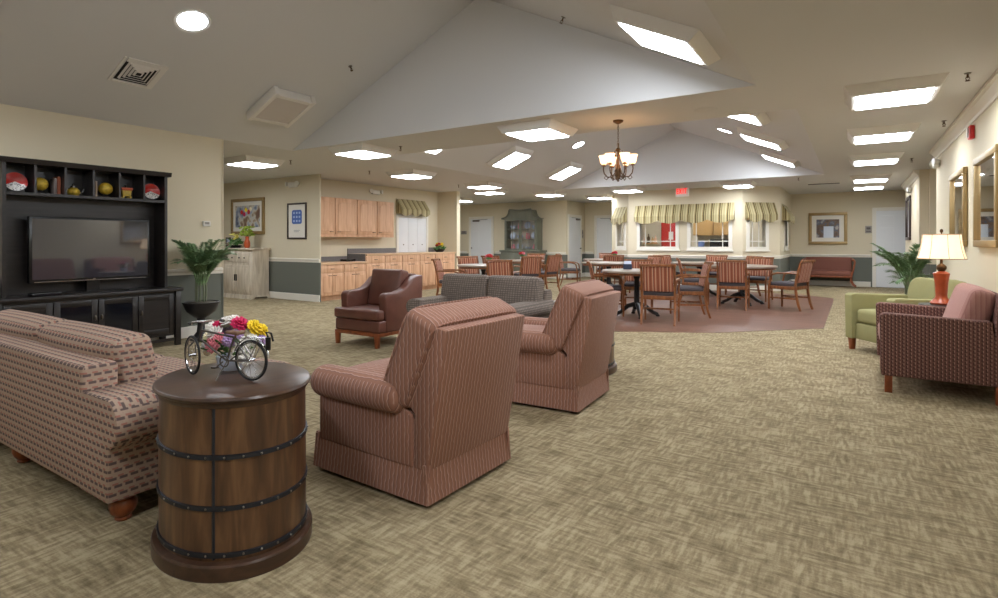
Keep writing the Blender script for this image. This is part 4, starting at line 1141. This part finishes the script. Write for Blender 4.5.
bowl_of_flowers('white and blue bowl of pink, white and yellow flowers on the near barrel table', (-2.30, 1.395, .661), sp)
sp2 = [(eg(e, g)+(z, .03, c)) for e, g, z, c in [(0, 0, .17, 'pink'), (.05, 0, .15, 'white'), (-.05, 0, .15, 'pink'), (0, .05, .14, 'white'), (0, -.05, .14, 'pink'), (.04, -.04, .11, 'cream'), (-.04, .04, .11, 'white')]]
bowl_of_flowers('pink flower bowl peeking over the farther striped armchair', (-2.1, 4.95, .661), sp2)
tag(MB().box((0, 0, .004), (.12, .16, .006), .002).build('paper_napkin', 'mat_board', loc=(-2.33, 4.78, .661), rot=(0, 0, .3)), 'white paper lying at the left end of the far barrel table', 'paper')

# miniature bicycle
t = thing('model_bicycle', 'miniature dark metal bicycle parked before the flower bowl', 'ornament', (-2.04, 1.32, .661), math.atan2(-.073, -.303))
m_steel = simple('bike_steel', (104, 98, 94), .35, .8)
wb = .312; wr = .083
def wheel(name, mtx):
    m_ = MB(); m_.tube([((wr-.005)*math.cos(2*PI*k/40), 0, (wr-.005)*math.sin(2*PI*k/40)) for k in range(40)], .0045, 8, closed=True)
    w = m_.build(name, simple('tyre_black', (22, 22, 24), .6), t); w.matrix_local = mtx
    m_ = MB(); m_.tube([((wr-.013)*math.cos(2*PI*k/40), 0, (wr-.013)*math.sin(2*PI*k/40)) for k in range(40)], .0028, 6, closed=True); m_.build('rim', 'chrome', w)
    m_ = MB(); m_.cyl((0, 0, 0), .006, .03, 10, 'y')
    for k in range(16):
        a = 2*PI*k/16; m_.tube([(.004*math.cos(a+.5), .01*(-1)**k, .004*math.sin(a+.5)), ((wr-.013)*math.cos(a), 0, (wr-.013)*math.sin(a))], .0008, 4)
    m_.build('spokes', 'chrome', w)
    return w
wheel('rear_wheel', Matrix.Translation((0, 0, wr)))
st = R(-22)
wheel('front_wheel', Matrix.Translation((wb, 0, wr)) @ Matrix.Rotation(st, 4, 'Z'))
m_ = MB(); r0 = .0042
bb = (.125, 0, .072); seat_t = (.088, 0, .17); head_t = (.262, 0, .19); head_b = (.272, 0, .155)
for a, b in ((seat_t, bb), (seat_t, head_t), (bb, head_b), (head_t, head_b)): m_.tube([a, b], r0, 8)
for s in (-1, 1):
    m_.tube([bb, (.06, s*.012, .078), (0, s*.014, wr)], .003, 6); m_.tube([seat_t, (.05, s*.012, .14), (0, s*.014, wr)], .003, 6)
m_.build('frame', m_steel, t)
u = Vector((math.cos(st), math.sin(st), 0)); vv = Vector((-u.y, u.x, 0))
m_ = MB()
for s in (-1, 1): m_.tube([Vector(head_b)+vv*s*.01, Vector((wb, 0, .12))+vv*s*.013, Vector((wb, 0, wr))+vv*s*.014], .003, 6)
m_.tube([head_b, (.255, 0, .225)], .004, 6)
m_.build('fork', m_steel, t)
m_ = MB(); hb_ = Vector((.253, 0, .228))
m_.tube([hb_-vv*.062-u*.05, hb_-vv*.06-u*.01, hb_-vv*.03+u*.006, hb_, hb_+vv*.03+u*.006, hb_+vv*.06-u*.01, hb_+vv*.062-u*.05], .004, 8)
m_.build('handlebar', 'chrome', t)
m_ = MB()
for s in (-1, 1): m_.tube([hb_+vv*s*.062-u*.05, hb_+vv*s*.061-u*.022], .006, 8)
m_.build('grips', simple('grip_black', (26, 24, 24), .6), t)
m_ = MB().prism([(-.03, -.024), (.0, -.02), (.05, -.006), (.05, .006), (0, .02), (-.03, .024)], 'z', .183, .196, .005, 2); m_.cyl((.088-.088, 0, .177), .004, .02, 8)
sd = m_.build('saddle', simple('saddle_tan', (120, 84, 62), .5), t, loc=(.08, 0, 0))
m_ = MB()
m_.tube([((wr+.006)*math.cos(R(20+k*6)), 0, wr+(wr+.006)*math.sin(R(20+k*6))) for k in range(26)], .005, 6, flat=.5)
m_.build('rear_mudguard', 'chrome', t)
m_ = MB(); m_.tube([(.04, .012, .172), (-.06, .014, .172)], .002, 5); m_.tube([(.04, -.012, .172), (-.06, -.014, .172)], .002, 5)
for k in range(4): m_.tube([(.03-k*.03, -.013, .172), (.03-k*.03, .013, .172)], .0015, 4)
for s in (-1, 1): m_.tube([(-.05, s*.014, .172), (0, s*.015, wr)], .002, 5)
m_.build('rear_rack', 'chrome', t)
m_ = MB(); m_.tube([(.012*math.cos(2*PI*k/16)+.125, 0.014, .072+.024*math.sin(2*PI*k/16)) if False else (.125+.022*math.cos(2*PI*k/16), .014, .072+.022*math.sin(2*PI*k/16)) for k in range(16)], .003, 5, closed=True)
m_.tube([(.125, .02, .072), (.155, .022, .05)], .003, 5); m_.tube([(.125, -.02, .072), (.095, -.022, .094)], .003, 5)
m_.box((.158, .03, .048), (.02, .02, .005)); m_.box((.092, -.03, .096), (.02, .02, .005))
m_.build('crank_and_pedals', m_steel, t)
m_ = MB().lathe([(0, 0), (.01, 0), (.01, .05), (0, .05)], (-.085, 0, .13), 10); m_.tube([(-.085, 0, .18), (-.075, 0, .2), (-.1, 0, .197), (-.11, 0, .165)], .004, 6); m_.tube([(-.085, 0, .14), (-.04, 0, .15)], .003, 5)
m_.build('tail_lamp', 'black_metal', t)
m_ = MB().tube([(.12, .005, .07), (.13, .05, .0025)], .003, 6); m_.build('kickstand', m_steel, t)

# ------------------------------------------------------------------ left recess: sideboard, print, kitchenette
t = thing('sideboard', 'whitewashed wooden sideboard with two drawers and two doors', 'sideboard', (-11.3, 7.165, 0))
MB().b2(-.57, .57, -.2, .2, .08, 1.05, .006).build('carcass', 'whitewash', t)
MB().prism([(-.225, .0), (-.215, .08), (.21, .08), (.21, 0), (.16, 0), (.14, .04), (-.14, .04), (-.16, 0)], 'x', -.58, .58).build('plinth', 'whitewash', t, smooth=False)
MB().b2(-.61, .61, -.235, .22, 1.05, 1.09, .008).build('top', 'whitewash', t)
for s in (-1, 1):
    d_ = MB().b2(s*.01, s*.44, -.215, -.2, .78, .98, .006).build('drawer', 'whitewash', t)
    for q in (.13, .32): MB().ell((s*q, -.225, .88), (.018, .015, .018), 10).build('knob', 'black_metal', d_)
    d_ = MB().b2(s*.006, s*.44, -.215, -.2, .14, .72, .006).build('door', 'whitewash', t)
    MB().b2(s*.07, s*.38, -.222, -.213, .2, .66, .006).build('panel', 'whitewash', d_)
    MB().b2(s*.022, s*.038, -.235, -.214, .38, .52, .004).build('latch', 'black_metal', d_)
still = blotch('still_life_print', [(.36, (86, 88, 104)), (.46, (150, 160, 176)), (.52, (196, 188, 172)), (.58, (150, 128, 104)), (.66, (110, 80, 66))], 4, .5, 2)
t = framed('framed_picture', 'gold framed still life picture above the whitewashed sideboard', 'picture', (-11.55, 7.4, 1.8), 0, 1.26, .82, .075, .04, 'gold', still, .09)
for (x, z, r, c) in ((-.22, .1, .05, 'red'), (-.05, .15, .05, 'yellow'), (.05, .1, .055, 'red'), (.12, .16, .045, 'cream'), (-.12, .05, .05, 'magenta')):
    MB().lathe([(0, 0), (r, 0), (r*.9, .003), (0, .003)], (x, -.021, z), 18, rot=(PI/2, 0, 0)).build('painted_bloom', FC[c], t)
t = thing('flower_vase', 'orange glass vase of green blooms on the right of the sideboard', 'vase', (-11.12, 7.1, 1.091))
MB().lathe([(0, 0), (.05, 0), (.065, .05), (.06, .13), (.035, .19), (.04, .24), (.045, .25), (.03, .24), (0, .2)], n=20).build('vase', 'terracotta', t)
m_ = MB()
for k in range(40):
    a = rnd.uniform(0, 6.28); q = rnd.uniform(0, .16); m_.ell((q*math.cos(a), q*math.sin(a), .36+rnd.uniform(-.09, .1)), (.05, .03, .015), 6, rot=(rnd.uniform(-1, 1), rnd.uniform(-1, 1), a))
m_.build('blooms', simple('lime_bloom', (150, 170, 60), .6), t)
MB().tube([(0, 0, .2), (.01, 0, .33)], .012, 6).build('stems', 'leafy', t)
t = thing('plant_arrangement', 'low leafy green and yellow arrangement on the sideboard', 'plant', (-11.5, 7.06, 1.091))
MB().lathe([(0, 0), (.1, 0), (.14, .06), (.13, .06), (0, .04)], n=20).build('dish', 'black_metal', t)
m_ = MB(); m2 = MB()
for k in range(70):
    a = rnd.uniform(0, 6.28); q = rnd.uniform(.02, .2); (m_ if k % 4 else m2).ell((q*math.cos(a), .6*q*math.sin(a), .08+rnd.uniform(0, .12)+(0 if k % 4 else .12)), (.06, .025, .01), 6, rot=(rnd.uniform(-.9, .9), rnd.uniform(-1, 1), a))
m_.build('leaves', 'leafy', t); m2.build('blossoms', simple('pale_blossom', (216, 206, 110), .6), t)
t = framed('photo_frame', 'small dark photo frame leaning at the left of the sideboard', 'picture', (-11.82, 7.1, 1.21), 0, .2, .23, .03, .02, 'darkframe', still, 0)
t = framed('framed_print', 'narrow framed print with a blue quilt square beside the kitchenette', 'picture', (-9.81, 7.4, 1.66), 0, .62, .76, .035, .03, 'darkframe', 'mat_board', .0)
bl = simple('quilt_blue', (66, 96, 168), .6); bl2 = simple('quilt_pale', (160, 180, 220), .6)
MB().prism([(-.13, -.06), (-.16, -.03), (-.16, .2), (-.13, .23), (.13, .23), (.16, .2), (.16, -.03), (.13, -.06)], 'y', -.016, -.012).build('quilt_square', bl, t, smooth=False)
m_ = MB()
for x in (-.09, .0, .09):
    for z in (.0, .085, .17): m_.b2(x-.026, x+.026, -.0175, -.016, z-.022, z+.022)
m_.build('quilt_blocks', bl2, t, smooth=False)
m_ = MB()
for k in range(2): m_.b2(-.1, .1-.04*k, -.0135, -.012, -.2-k*.03, -.19-k*.03)
m_.build('caption_lines', simple('print_caption', (150, 150, 150), .6), t)

# upper cabinets (niche back X=-9.75, facing +X, local x = world Y)
def handle(m_parent, x, y, z, horizontal=True):
    m_ = MB()
    if horizontal: m_.tube([(x-.04, y, z), (x-.035, y-.022, z), (x+.035, y-.022, z), (x+.04, y, z)], .006, 6)
    else: m_.tube([(x, y, z-.04), (x, y-.022, z-.035), (x, y-.022, z+.035), (x, y, z+.04)], .006, 6)
    return m_.build('handle', 'bronze', m_parent)
def panel_door(t, x0, x1, z0, z1, y, arch=False):
    d_ = MB().b2(x0, x1, y-.02, y, z0, z1, .004).build('door', 'maple', t)
    f = .06
    m_ = MB()
    if arch:
        n = 8; pts = [(x0+f, z0+f), (x1-f, z0+f), (x1-f, z1-f-.05)]
        for k in range(1, n): u_ = k/n; pts.append((x1-f-(x1-x0-2*f)*u_, z1-f-.05+.045*math.sin(PI*u_)))
        pts.append((x0+f, z1-f-.05))
        m_.prism(pts, 'y', y-.036, y-.02, .012, 1)
    else: m_.b2(x0+f, x1-f, y-.036, y-.02, z0+f, z1-f, .012, 1)
    m_.build('raised_panel', 'maple', d_)
    return d_
ub = [7.435, 8.05, 8.68, 9.29, 9.86]
ulab = ['maple wall cabinet beside the blue print wall corner', 'maple wall cabinet, second from the blue print wall corner', 'maple wall cabinet, third from the blue print wall corner', 'maple wall cabinet beside the striped awning']
for i, (a, b) in enumerate(zip(ub, ub[1:])):
    t = thing('wall_cabinet', ulab[i], 'cabinet', (-9.75, (a+b)/2, 1.38), PI/2, 'maple wall cabinets')
    w = b-a-.006
    MB().b2(-w/2, w/2, -.33, -.002, 0, .80).build('carcass', 'maple', t)
    MB().b2(-w/2, w/2, -.34, -.3, -.05, 0).build('light_rail', 'maple', t)
    d_ = panel_door(t, -w/2+.012, w/2-.012, .012, .788, -.33, True)
    handle(d_, (w/2-.1) if i % 2 == 0 else (-w/2+.1), -.35, .06)
bb_ = [7.435, 8.06, 8.69, 9.28, 9.86, 10.5, 11.1, 11.94]
blab = ['low maple base cabinet beside the blue print wall corner', 'low maple base cabinet behind the leather armchair left arm', 'tall maple base cabinet at the counter step', 'maple base cabinet behind the leather armchair back',
        'maple base cabinet right of the leather armchair', 'maple base cabinet under the white shutters', 'maple base cabinet beside the recess end wall']
for i, (a, b) in enumerate(zip(bb_, bb_[1:])):
    h = .79 if i < 2 else .95
    t = thing('base_cabinet', blab[i], 'cabinet', (-9.75, (a+b)/2, 0), PI/2, 'maple base cabinets')
    w = b-a-.006; zt = h-.04
    m_ = MB().b2(-w/2, w/2, -.6, -.002, .1, zt); m_.b2(-w/2, w/2, -.54, -.05, 0, .1)
    m_.build('carcass', 'maple', t)
    d_ = MB().b2(-w/2+.012, w/2-.012, -.62, -.6, zt-.17, zt-.012, .004).build('drawer', 'maple', t); handle(d_, 0, -.62, zt-.09)
    for s in (-1, 1):
        d_ = panel_door(t, *sorted((s*.003, s*(w/2-.012))), .112, zt-.18, -.6); handle(d_, s*.06, -.62, zt-.23)
t = thing('worktop', 'low pale-edged worktop on the two low maple cabinets', 'worktop', (-9.75, 8.062, .75), PI/2)
MB().b2(-.626, .626, -.64, -.002, 0, .04, .006).build('slab', 'maple_light', t); MB().b2(-.626, .626, -.022, -.002, .04, .15).build('backsplash', 'granite', t)
MB().b2(.611, .626, -.6, -.022, .04, .2).build('end_splash', 'granite', t)
t = thing('worktop', 'long pale-edged raised worktop along the back of the kitchenette', 'worktop', (-9.75, 10.318, .91), PI/2)
MB().b2(-1.622, 1.622, -.64, -.002, 0, .04, .006).build('slab', 'maple_light', t)
m_ = MB().b2(-1.622, -.05, -.022, -.002, .04, .16); m_.b2(1.24, 1.622, -.022, -.002, .04, .16)
m_.build('backsplash', 'granite', t)
t = thing('pass_shutters', 'white shuttered pass-through doors under the striped awning', 'shutters', (-9.75, 10.9, .952), PI/2)
m_ = MB(); m_.b2(-.62, -.54, -.03, -.002, 0, .97, .004); m_.b2(.54, .62, -.03, -.002, 0, .97, .004); m_.b2(-.54, .54, -.03, -.002, .9, .97, .004); m_.build('frame', 'trim', t)
for k in range(3):
    x0 = -.54+k*.36; d_ = MB().b2(x0+.003, x0+.357, -.022, -.002, .004, .896, .003).build('shutter_leaf', 'door', t)
    MB().ell((x0+.18, -.032, .2), (.015, .012, .015), 10).build('knob', 'bronze', d_)
awning((-9.75, 10.2), (-9.75, 11.6), .08, 1.2, 2.32, 1.9, .2, 'counter_awning', 'small striped awning over the white shutters of the kitchenette', 3)
t = thing('flower_bowl', 'dark low bowl of yellow flowers at the end of the raised worktop', 'flowers', (-9.4, 11.6, .951))
MB().lathe([(0, 0), (.1, 0), (.16, .08), (.15, .08), (0, .05)], n=20).build('bowl', 'black_metal', t)
m_ = MB()
for k in range(36):
    a = rnd.uniform(0, 6.28); q = rnd.uniform(.02, .17); m_.ell((q*math.cos(a), q*math.sin(a), .08+rnd.uniform(0, .09)), (.06, .022, .008), 6, rot=(rnd.uniform(-.9, .9), rnd.uniform(-1, 1), a))
m_.build('leaves', 'leafy', t)
for k in range(6):
    a = k*1.05; flower_mesh(.05, k).build('flower', FC['yellow' if k < 4 else 'red'], t, loc=(.07*math.cos(a), .07*math.sin(a), .17+.04*(k % 2)), rot=(.3*math.sin(a), .3*math.cos(a), 0))
tag(MB().b2(-.12, .12, -.12, .12, 0, .05, .01).build('serving_tray', 'tv_body', loc=(-9.45, 8.45, .791)), 'dark tray at the step of the low worktop', 'tray')

# hutch on the back wall
t = thing('display_hutch', 'tall grey-green display hutch with arched bonnet and glass doors', 'hutch', (-9.5, 16.24, 0))
MB().b2(-.76, .76, -.24, .24, .08, .88, .008).build('lower_cabinet', 'hutch', t)
MB().b2(-.74, .74, -.22, .23, 0, .08).build('plinth', 'hutch', t)
MB().b2(-.8, .8, -.27, .25, .88, .94, .01).build('waist_moulding', 'hutch', t)
for s in (-1, 1):
    d_ = MB().b2(s*.01, s*.7, -.258, -.24, .14, .83, .006).build('lower_door', 'hutch', t)
    MB().b2(s*.08, s*.62, -.265, -.257, .22, .75, .006).build('panel', 'hutch', d_)
    MB().ell((s*.05, -.272, .5), (.016, .014, .016), 10).build('knob', 'nickel', d_)
MB().b2(-.64, -.6, -.18, .2, .94, 2.0).build('case_side', 'hutch', t); MB().b2(.6, .64, -.18, .2, .94, 2.0).build('case_side', 'hutch', t); MB().b2(-.64, .64, .18, .21, .94, 2.0).build('back_panel', 'mat_board', t)  # back panel whitened in place of light inside the hutch
MB().b2(-.6, .6, -.1, .18, 1.30, 1.32).build('shelf', 'mat_board', t); MB().b2(-.6, .6, -.1, .18, 1.64, 1.66).build('shelf', 'mat_board', t)  # shelves whitened too, so the dim interior looks lit
def bon(o):
    L = [(.70, 2.0)]
    for k in range(0, 9):
        a = PI/2*k/8; L.append((.42+.26*(1-math.sin(a)), 2.02+.25*(1-math.cos(a))))
    L += [(.40, 2.31), (.15, 2.28), (0, 2.275)]
    return L
half = bon(0); poly = half + [(-x, z) for x, z in half[::-1][1:]]
MB().prism([(x*1.03, z) for x, z in poly] + [(-.5, 1.93), (-.4, 1.98), (0, 2.05), (.4, 1.98), (.5, 1.93)], 'y', -.21, -.17).build('bonnet', 'hutch', t, smooth=False)
MB().prism(poly, 'y', -.17, .21).build('bonnet_body', 'hutch', t, smooth=False)
m_ = MB(); m_.tube([(x*1.05, -.215, z+.01) for x, z in poly], .03, 6); m_.build('bonnet_moulding', 'hutch', t)
for s in (-1, 1):
    m_ = MB(); f = .05
    a_, b_ = sorted((s*.005, s*.6)); m_.b2(a_, a_+f, -.2, -.18, .95, 2.0); m_.b2(b_-f, b_, -.2, -.18, .95, 2.0); m_.b2(a_+f, b_-f, -.2, -.18, .95, 1.0); m_.b2(a_+f, b_-f, -.2, -.18, 1.94, 2.0)
    m_.b2((a_+b_)/2-.01, (a_+b_)/2+.01, -.2, -.185, 1.0, 1.94); m_.b2(a_+f, b_-f, -.2, -.185, 1.3, 1.32); m_.b2(a_+f, b_-f, -.2, -.185, 1.64, 1.66)
    d_ = m_.build('glass_door', 'hutch', t, smooth=False)
    MB().b2(a_+f, b_-f, -.19, -.187, 1.0, 1.94).build('pane', 'glass', d_, smooth=False)
    MB().ell((s*.035, -.21, 1.45), (.014, .014, .04), 10).build('handle', 'nickel', d_)
k_ = 0
for zi, z in enumerate((.942, 1.322, 1.662)):
    for x in (-.42, -.15, .16, .43):
        k_ += 1
        nm = ['bowl', 'jug', 'plate'][k_ % 3]
        lb = '%s %s on the %s hutch shelf, %s' % (['white', 'rose', 'white'][k_ % 3], nm, ['bottom', 'middle', 'top'][zi], {-.42: 'at the left side', -.15: 'left of the door gap', .16: 'right of the door gap', .43: 'at the right side'}[x])
        if nm == 'bowl': m_ = MB().lathe([(0, 0), (.05, 0), (.09, .06), (.11, .12), (.1, .12), (0, .03)], n=18)
        elif nm == 'jug': m_ = MB().lathe([(0, 0), (.06, 0), (.08, .08), (.05, .16), (.06, .2), (0, .18)], n=18)
        else: m_ = MB().lathe([(0, 0), (.07, .003), (.12, .02), (.12, .026), (.07, .01), (0, .008)], n=24, rot=(R(76), 0, 0), c=(0, 0, .12))
        tag(m_.build(nm, 'ceramic' if k_ % 3 != 1 else FC['pink'], loc=(-9.5+x, 16.24+.04, z+.001)), lb, nm, 'dishes in the hutch')

# ------------------------------------------------------------------ dining
def dining_chair(label, loc, rotz):
    t = thing('dining_chair', label, 'chair', loc, rotz, 'striped wooden dining armchairs')
    w = .235
    for s in (-1, 1):
        MB().tube([(s*w, .31, 0), (s*w, .27, .12), (s*w, .235, .3), (s*w, .225, .44), (s*w, .25, .62), (s*w, .29, .78), (s*w, .325, .885)], [.021, .023, .025, .026, .024, .022, .02], 4, flat=1.0).build('rear_leg', 'chair_wood', t)
        MB().tube([(s*.25, -.235, 0), (s*.25, -.235, .3), (s*.25, -.235, .45)], [.018, .024, .026], 4).build('front_leg', 'chair_wood', t)
        MB().tube([(s*w, .255, .66), (s*(w+.015), .1, .665), (s*(w+.03), -.08, .66), (s*(w+.03), -.17, .635), (s*(w+.025), -.2, .6), (s*.25, -.215, .52), (s*.25, -.225, .44)], .017, 6).build('arm', 'chair_wood', t)
    m_ = MB(); m_.b2(-.26, .26, -.255, -.215, .37, .43, .004); m_.b2(-.25, -.215, -.22, .22, .37, .43, .004); m_.b2(.215, .25, -.22, .22, .37, .43, .004); m_.b2(-.23, .23, .2, .235, .37, .43, .004)
    m_.build('seat_frame', 'chair_wood', t)
    m_ = MB()
    for s in (-1, 1): m_.b2(s*.24-.01, s*.24+.01, -.23, .24, .2, .225)
    m_.b2(-.235, .235, -.01, .012, .2, .225); m_.build('stretchers', 'chair_wood', t)
    MB().rcube((0, -.005, .455), (.47, .46, .075), .03, (0, 0, .015)).build('seat', 'seat_dark', t)
    MB().rcube((0, .268, .675), (.43, .05, .37), .02, (0, .006, 0), rot=(-.2, 0, 0)).build('backrest', 'chair_fabric', t)
    m_ = MB(); n = 10
    poly = [(-.26+.52*k/n, .325-.02*math.cos(PI*(k/n-.5))+.0) for k in range(n+1)]; poly = poly + [(x, y+.035) for x, y in poly[::-1]]
    m_.prism(poly, 'z', .86, .9, .005); m_.build('top_rail', 'chair_wood', t)
    return t
def pedestal_table(label, loc, r):
    t = thing('dining_table', label, 'table', loc, 0, 'round pedestal dining tables')
    MB().lathe([(0, .725), (r-.01, .725), (r, .73), (r, .755), (r-.008, .76), (0, .76)], n=56).build('table_top', 'table_top', t)
    MB().lathe([(r-.02, .69), (r-.04, .69), (r-.04, .724), (r-.02, .724)], n=56, caps=False).build('apron', 'chair_wood', t)
    MB().lathe([(0, .12), (.06, .12), (.07, .16), (.045, .22), (.04, .6), (.06, .66), (.18, .69), (.18, .724), (0, .724)], n=24).build('column', 'black_metal', t)
    for k in range(4):
        a = PI/2*k+.5
        MB().tube([(.03*math.cos(a), .03*math.sin(a), .2), (.14*math.cos(a), .14*math.sin(a), .17), (.26*math.cos(a), .26*math.sin(a), .07), (.34*math.cos(a), .34*math.sin(a), .035)], [.04, .036, .03, .028], 6).build('claw_foot', 'black_metal', t, loc=(0, 0, 0))
        MB().lathe([(0, 0), (.03, 0), (.035, .02), (.02, .04), (0, .04)], (.34*math.cos(a), .34*math.sin(a), 0), 10).build('glide', 'black_metal', t)
    return t
TB = {}
T0 = pedestal_table('nearest round dining table, at the front edge of the wood floor', (-3.0, 8.82, 0), .56)
tables = [('round dining table before the right end of the bay window', (-1.85, 11.7, 0), 1.12), ('round dining table close under the bay window centre', (-2.95, 12.95, 0), 1.1),
          ('round dining table behind the nearest one, toward the corridor doors', (-4.7, 11.9, 0), 1.12), ('round dining table behind the grey checked loveseat', (-6.35, 9.25, 0), .95),
          ('round dining table in front of the grey-green hutch', (-7.1, 12.1, 0), 1.0), ('farthest round dining table, left of the bay beside the corridor', (-5.7, 14.0, 0), .95)]
for lb, loc, s in tables:
    d = dup(T0, lb, loc=loc); d.scale = (s, s, 1)
def face(a, b):  # rotation so that local -Y points from a to b
    return math.atan2(b[1]-a[1], b[0]-a[0]) + PI/2
first_c = None
def chair(lb, x, y, tx, ty, jig=0):
    global first_c
    rz = face((x, y), (tx, ty)) + R(jig)
    if first_c is None: first_c = dining_chair(lb, (x, y, 0), rz); return
    dup(first_c, lb, loc=(x, y, 0), rotz=rz)
chair('dining chair in front of the nearest table, back to the camera', -2.46, 8.3, -2.62, 9.2)
chair('dining chair at the right side of the nearest table, turned sideways', -2.3, 9.28, -3.2, 8.9)
chair('dining chair behind the nearest table, striped back facing the camera', -3.28, 9.72, -3.0, 8.82)
chair('dining chair at the left of the nearest table, beside the armchair back', -3.47, 8.76, -2.55, 9.16)
chair('dining chair in front of the right-hand table, back to the camera', -1.86, 10.78, -1.95, 11.8)
chair('dining chair at the right of the right-hand table, in profile near the settee', -1.0, 11.28, -1.9, 11.6)
chair('dining chair at the left of the right-hand table, in profile', -2.66, 11.32, -1.8, 11.55)
chair('dining chair behind the right-hand table, below the angled bay window', -1.72, 12.6, -1.85, 11.7)
chair('dining chair behind the bay table, close under the centre bay windows', -2.86, 13.9, -2.95, 12.95)
chair('dining chair at the left of the bay table, dark sides showing', -3.74, 13.5, -2.95, 12.95)
chair('dining chair at the right of the bay table, only its top rail showing', -2.15, 13.5, -2.95, 12.95, 10)
chair('dining chair in profile alone at the left, beside the first corridor door', -6.55, 13.75, -5.7, 14.0)
chair('dining chair at the corridor end of the farthest table', -5.95, 14.9, -5.7, 14.0)
chair('dining chair in front of the farthest table, wooden top rail toward the camera', -5.15, 13.2, -5.7, 14.1)
chair('dining chair behind the second table, striped back below the left bay window', -4.15, 12.75, -4.7, 11.9)
chair('dining chair at the left of the loveseat table, in front of the maple cabinets', -6.56, 8.5, -5.6, 8.95)
chair('dining chair behind the loveseat table, striped back facing the camera', -7.1, 9.95, -6.35, 9.25, 12)
chair('dining chair to the right of the loveseat table, wide striped back to the camera', -5.52, 8.75, -5.75, 9.7)
chair('dining chair in front of the hutch table, back to the camera, top rail showing', -7.15, 11.05, -7.1, 12.1)
chair('dining chair at the near right of the hutch table, turned to the left', -6.38, 11.05, -7.1, 12.0, 15)
chair('dining chair at the right of the hutch table, in profile', -6.42, 12.0, -7.1, 12.12)
chair('dining chair behind the hutch table, striped back below the hutch', -7.35, 13.1, -7.1, 12.1)
def posy(lb, x, y, cols):
    t = thing('table_posy', lb, 'flowers', (x, y, .761), 0, 'small table posies')
    MB().lathe([(0, 0), (.035, 0), (.045, .05), (.03, .09), (.04, .11), (0, .09)], n=16).build('vase', 'ceramic', t)
    MB().lathe([(0, .09), (.05, .1), (.07, .13), (0, .15)], n=10).build('foliage', 'leafy', t)
    for k in range(7):
        a = k*2.4; q = .02+.05*(k/7)
        flower_mesh(.045, k).build('flower', FC[cols[k % len(cols)]], t, loc=(q*math.cos(a), q*math.sin(a), .18-.03*(k/7)), rot=(.4*math.sin(a), .4*math.cos(a), 0))
posy('red and pink posy on the loveseat table', -6.28, 9.35, ['red', 'pink', 'red'])
posy('red posy on the table in front of the hutch', -7.05, 12.0, ['red', 'pink'])
posy('red posy on the farthest table left of the bay', -5.4, 14.1, ['red', 'magenta'])
t = thing('napkin_holder', 'white and dark blue caddy on the nearest dining table', 'caddy', (-3.2, 8.95, .761), .3)
MB().b2(-.07, .07, -.04, .04, 0, .09, .006).build('caddy_box', simple('navy', (40, 50, 74), .5), t); MB().b2(-.06, .06, -.02, .02, .02, .14, .004).build('napkins', 'ceramic', t)

# ------------------------------------------------------------------ world, camera, view
w = bpy.data.worlds.new('World'); sc.world = w; w.use_nodes = True
w.node_tree.nodes['Background'].inputs[0].default_value = (.5, .5, .5, 1); w.node_tree.nodes['Background'].inputs[1].default_value = .2
cam = bpy.data.cameras.new('camera'); co = bpy.data.objects.new('camera', cam); COL.objects.link(co)
co.location = (0, 0, 1.22); co.rotation_euler = (PI/2, 0, R(32.84))
cam.sensor_width = 36; cam.lens = 550/998*36; cam.shift_y = -57/998; cam.clip_start = .05
sc.camera = co
sc.view_settings.view_transform = 'Standard'; sc.view_settings.look = 'None'; sc.view_settings.gamma = 1; sc.view_settings.use_curve_mapping = False
sc.view_settings.exposure = 1.4
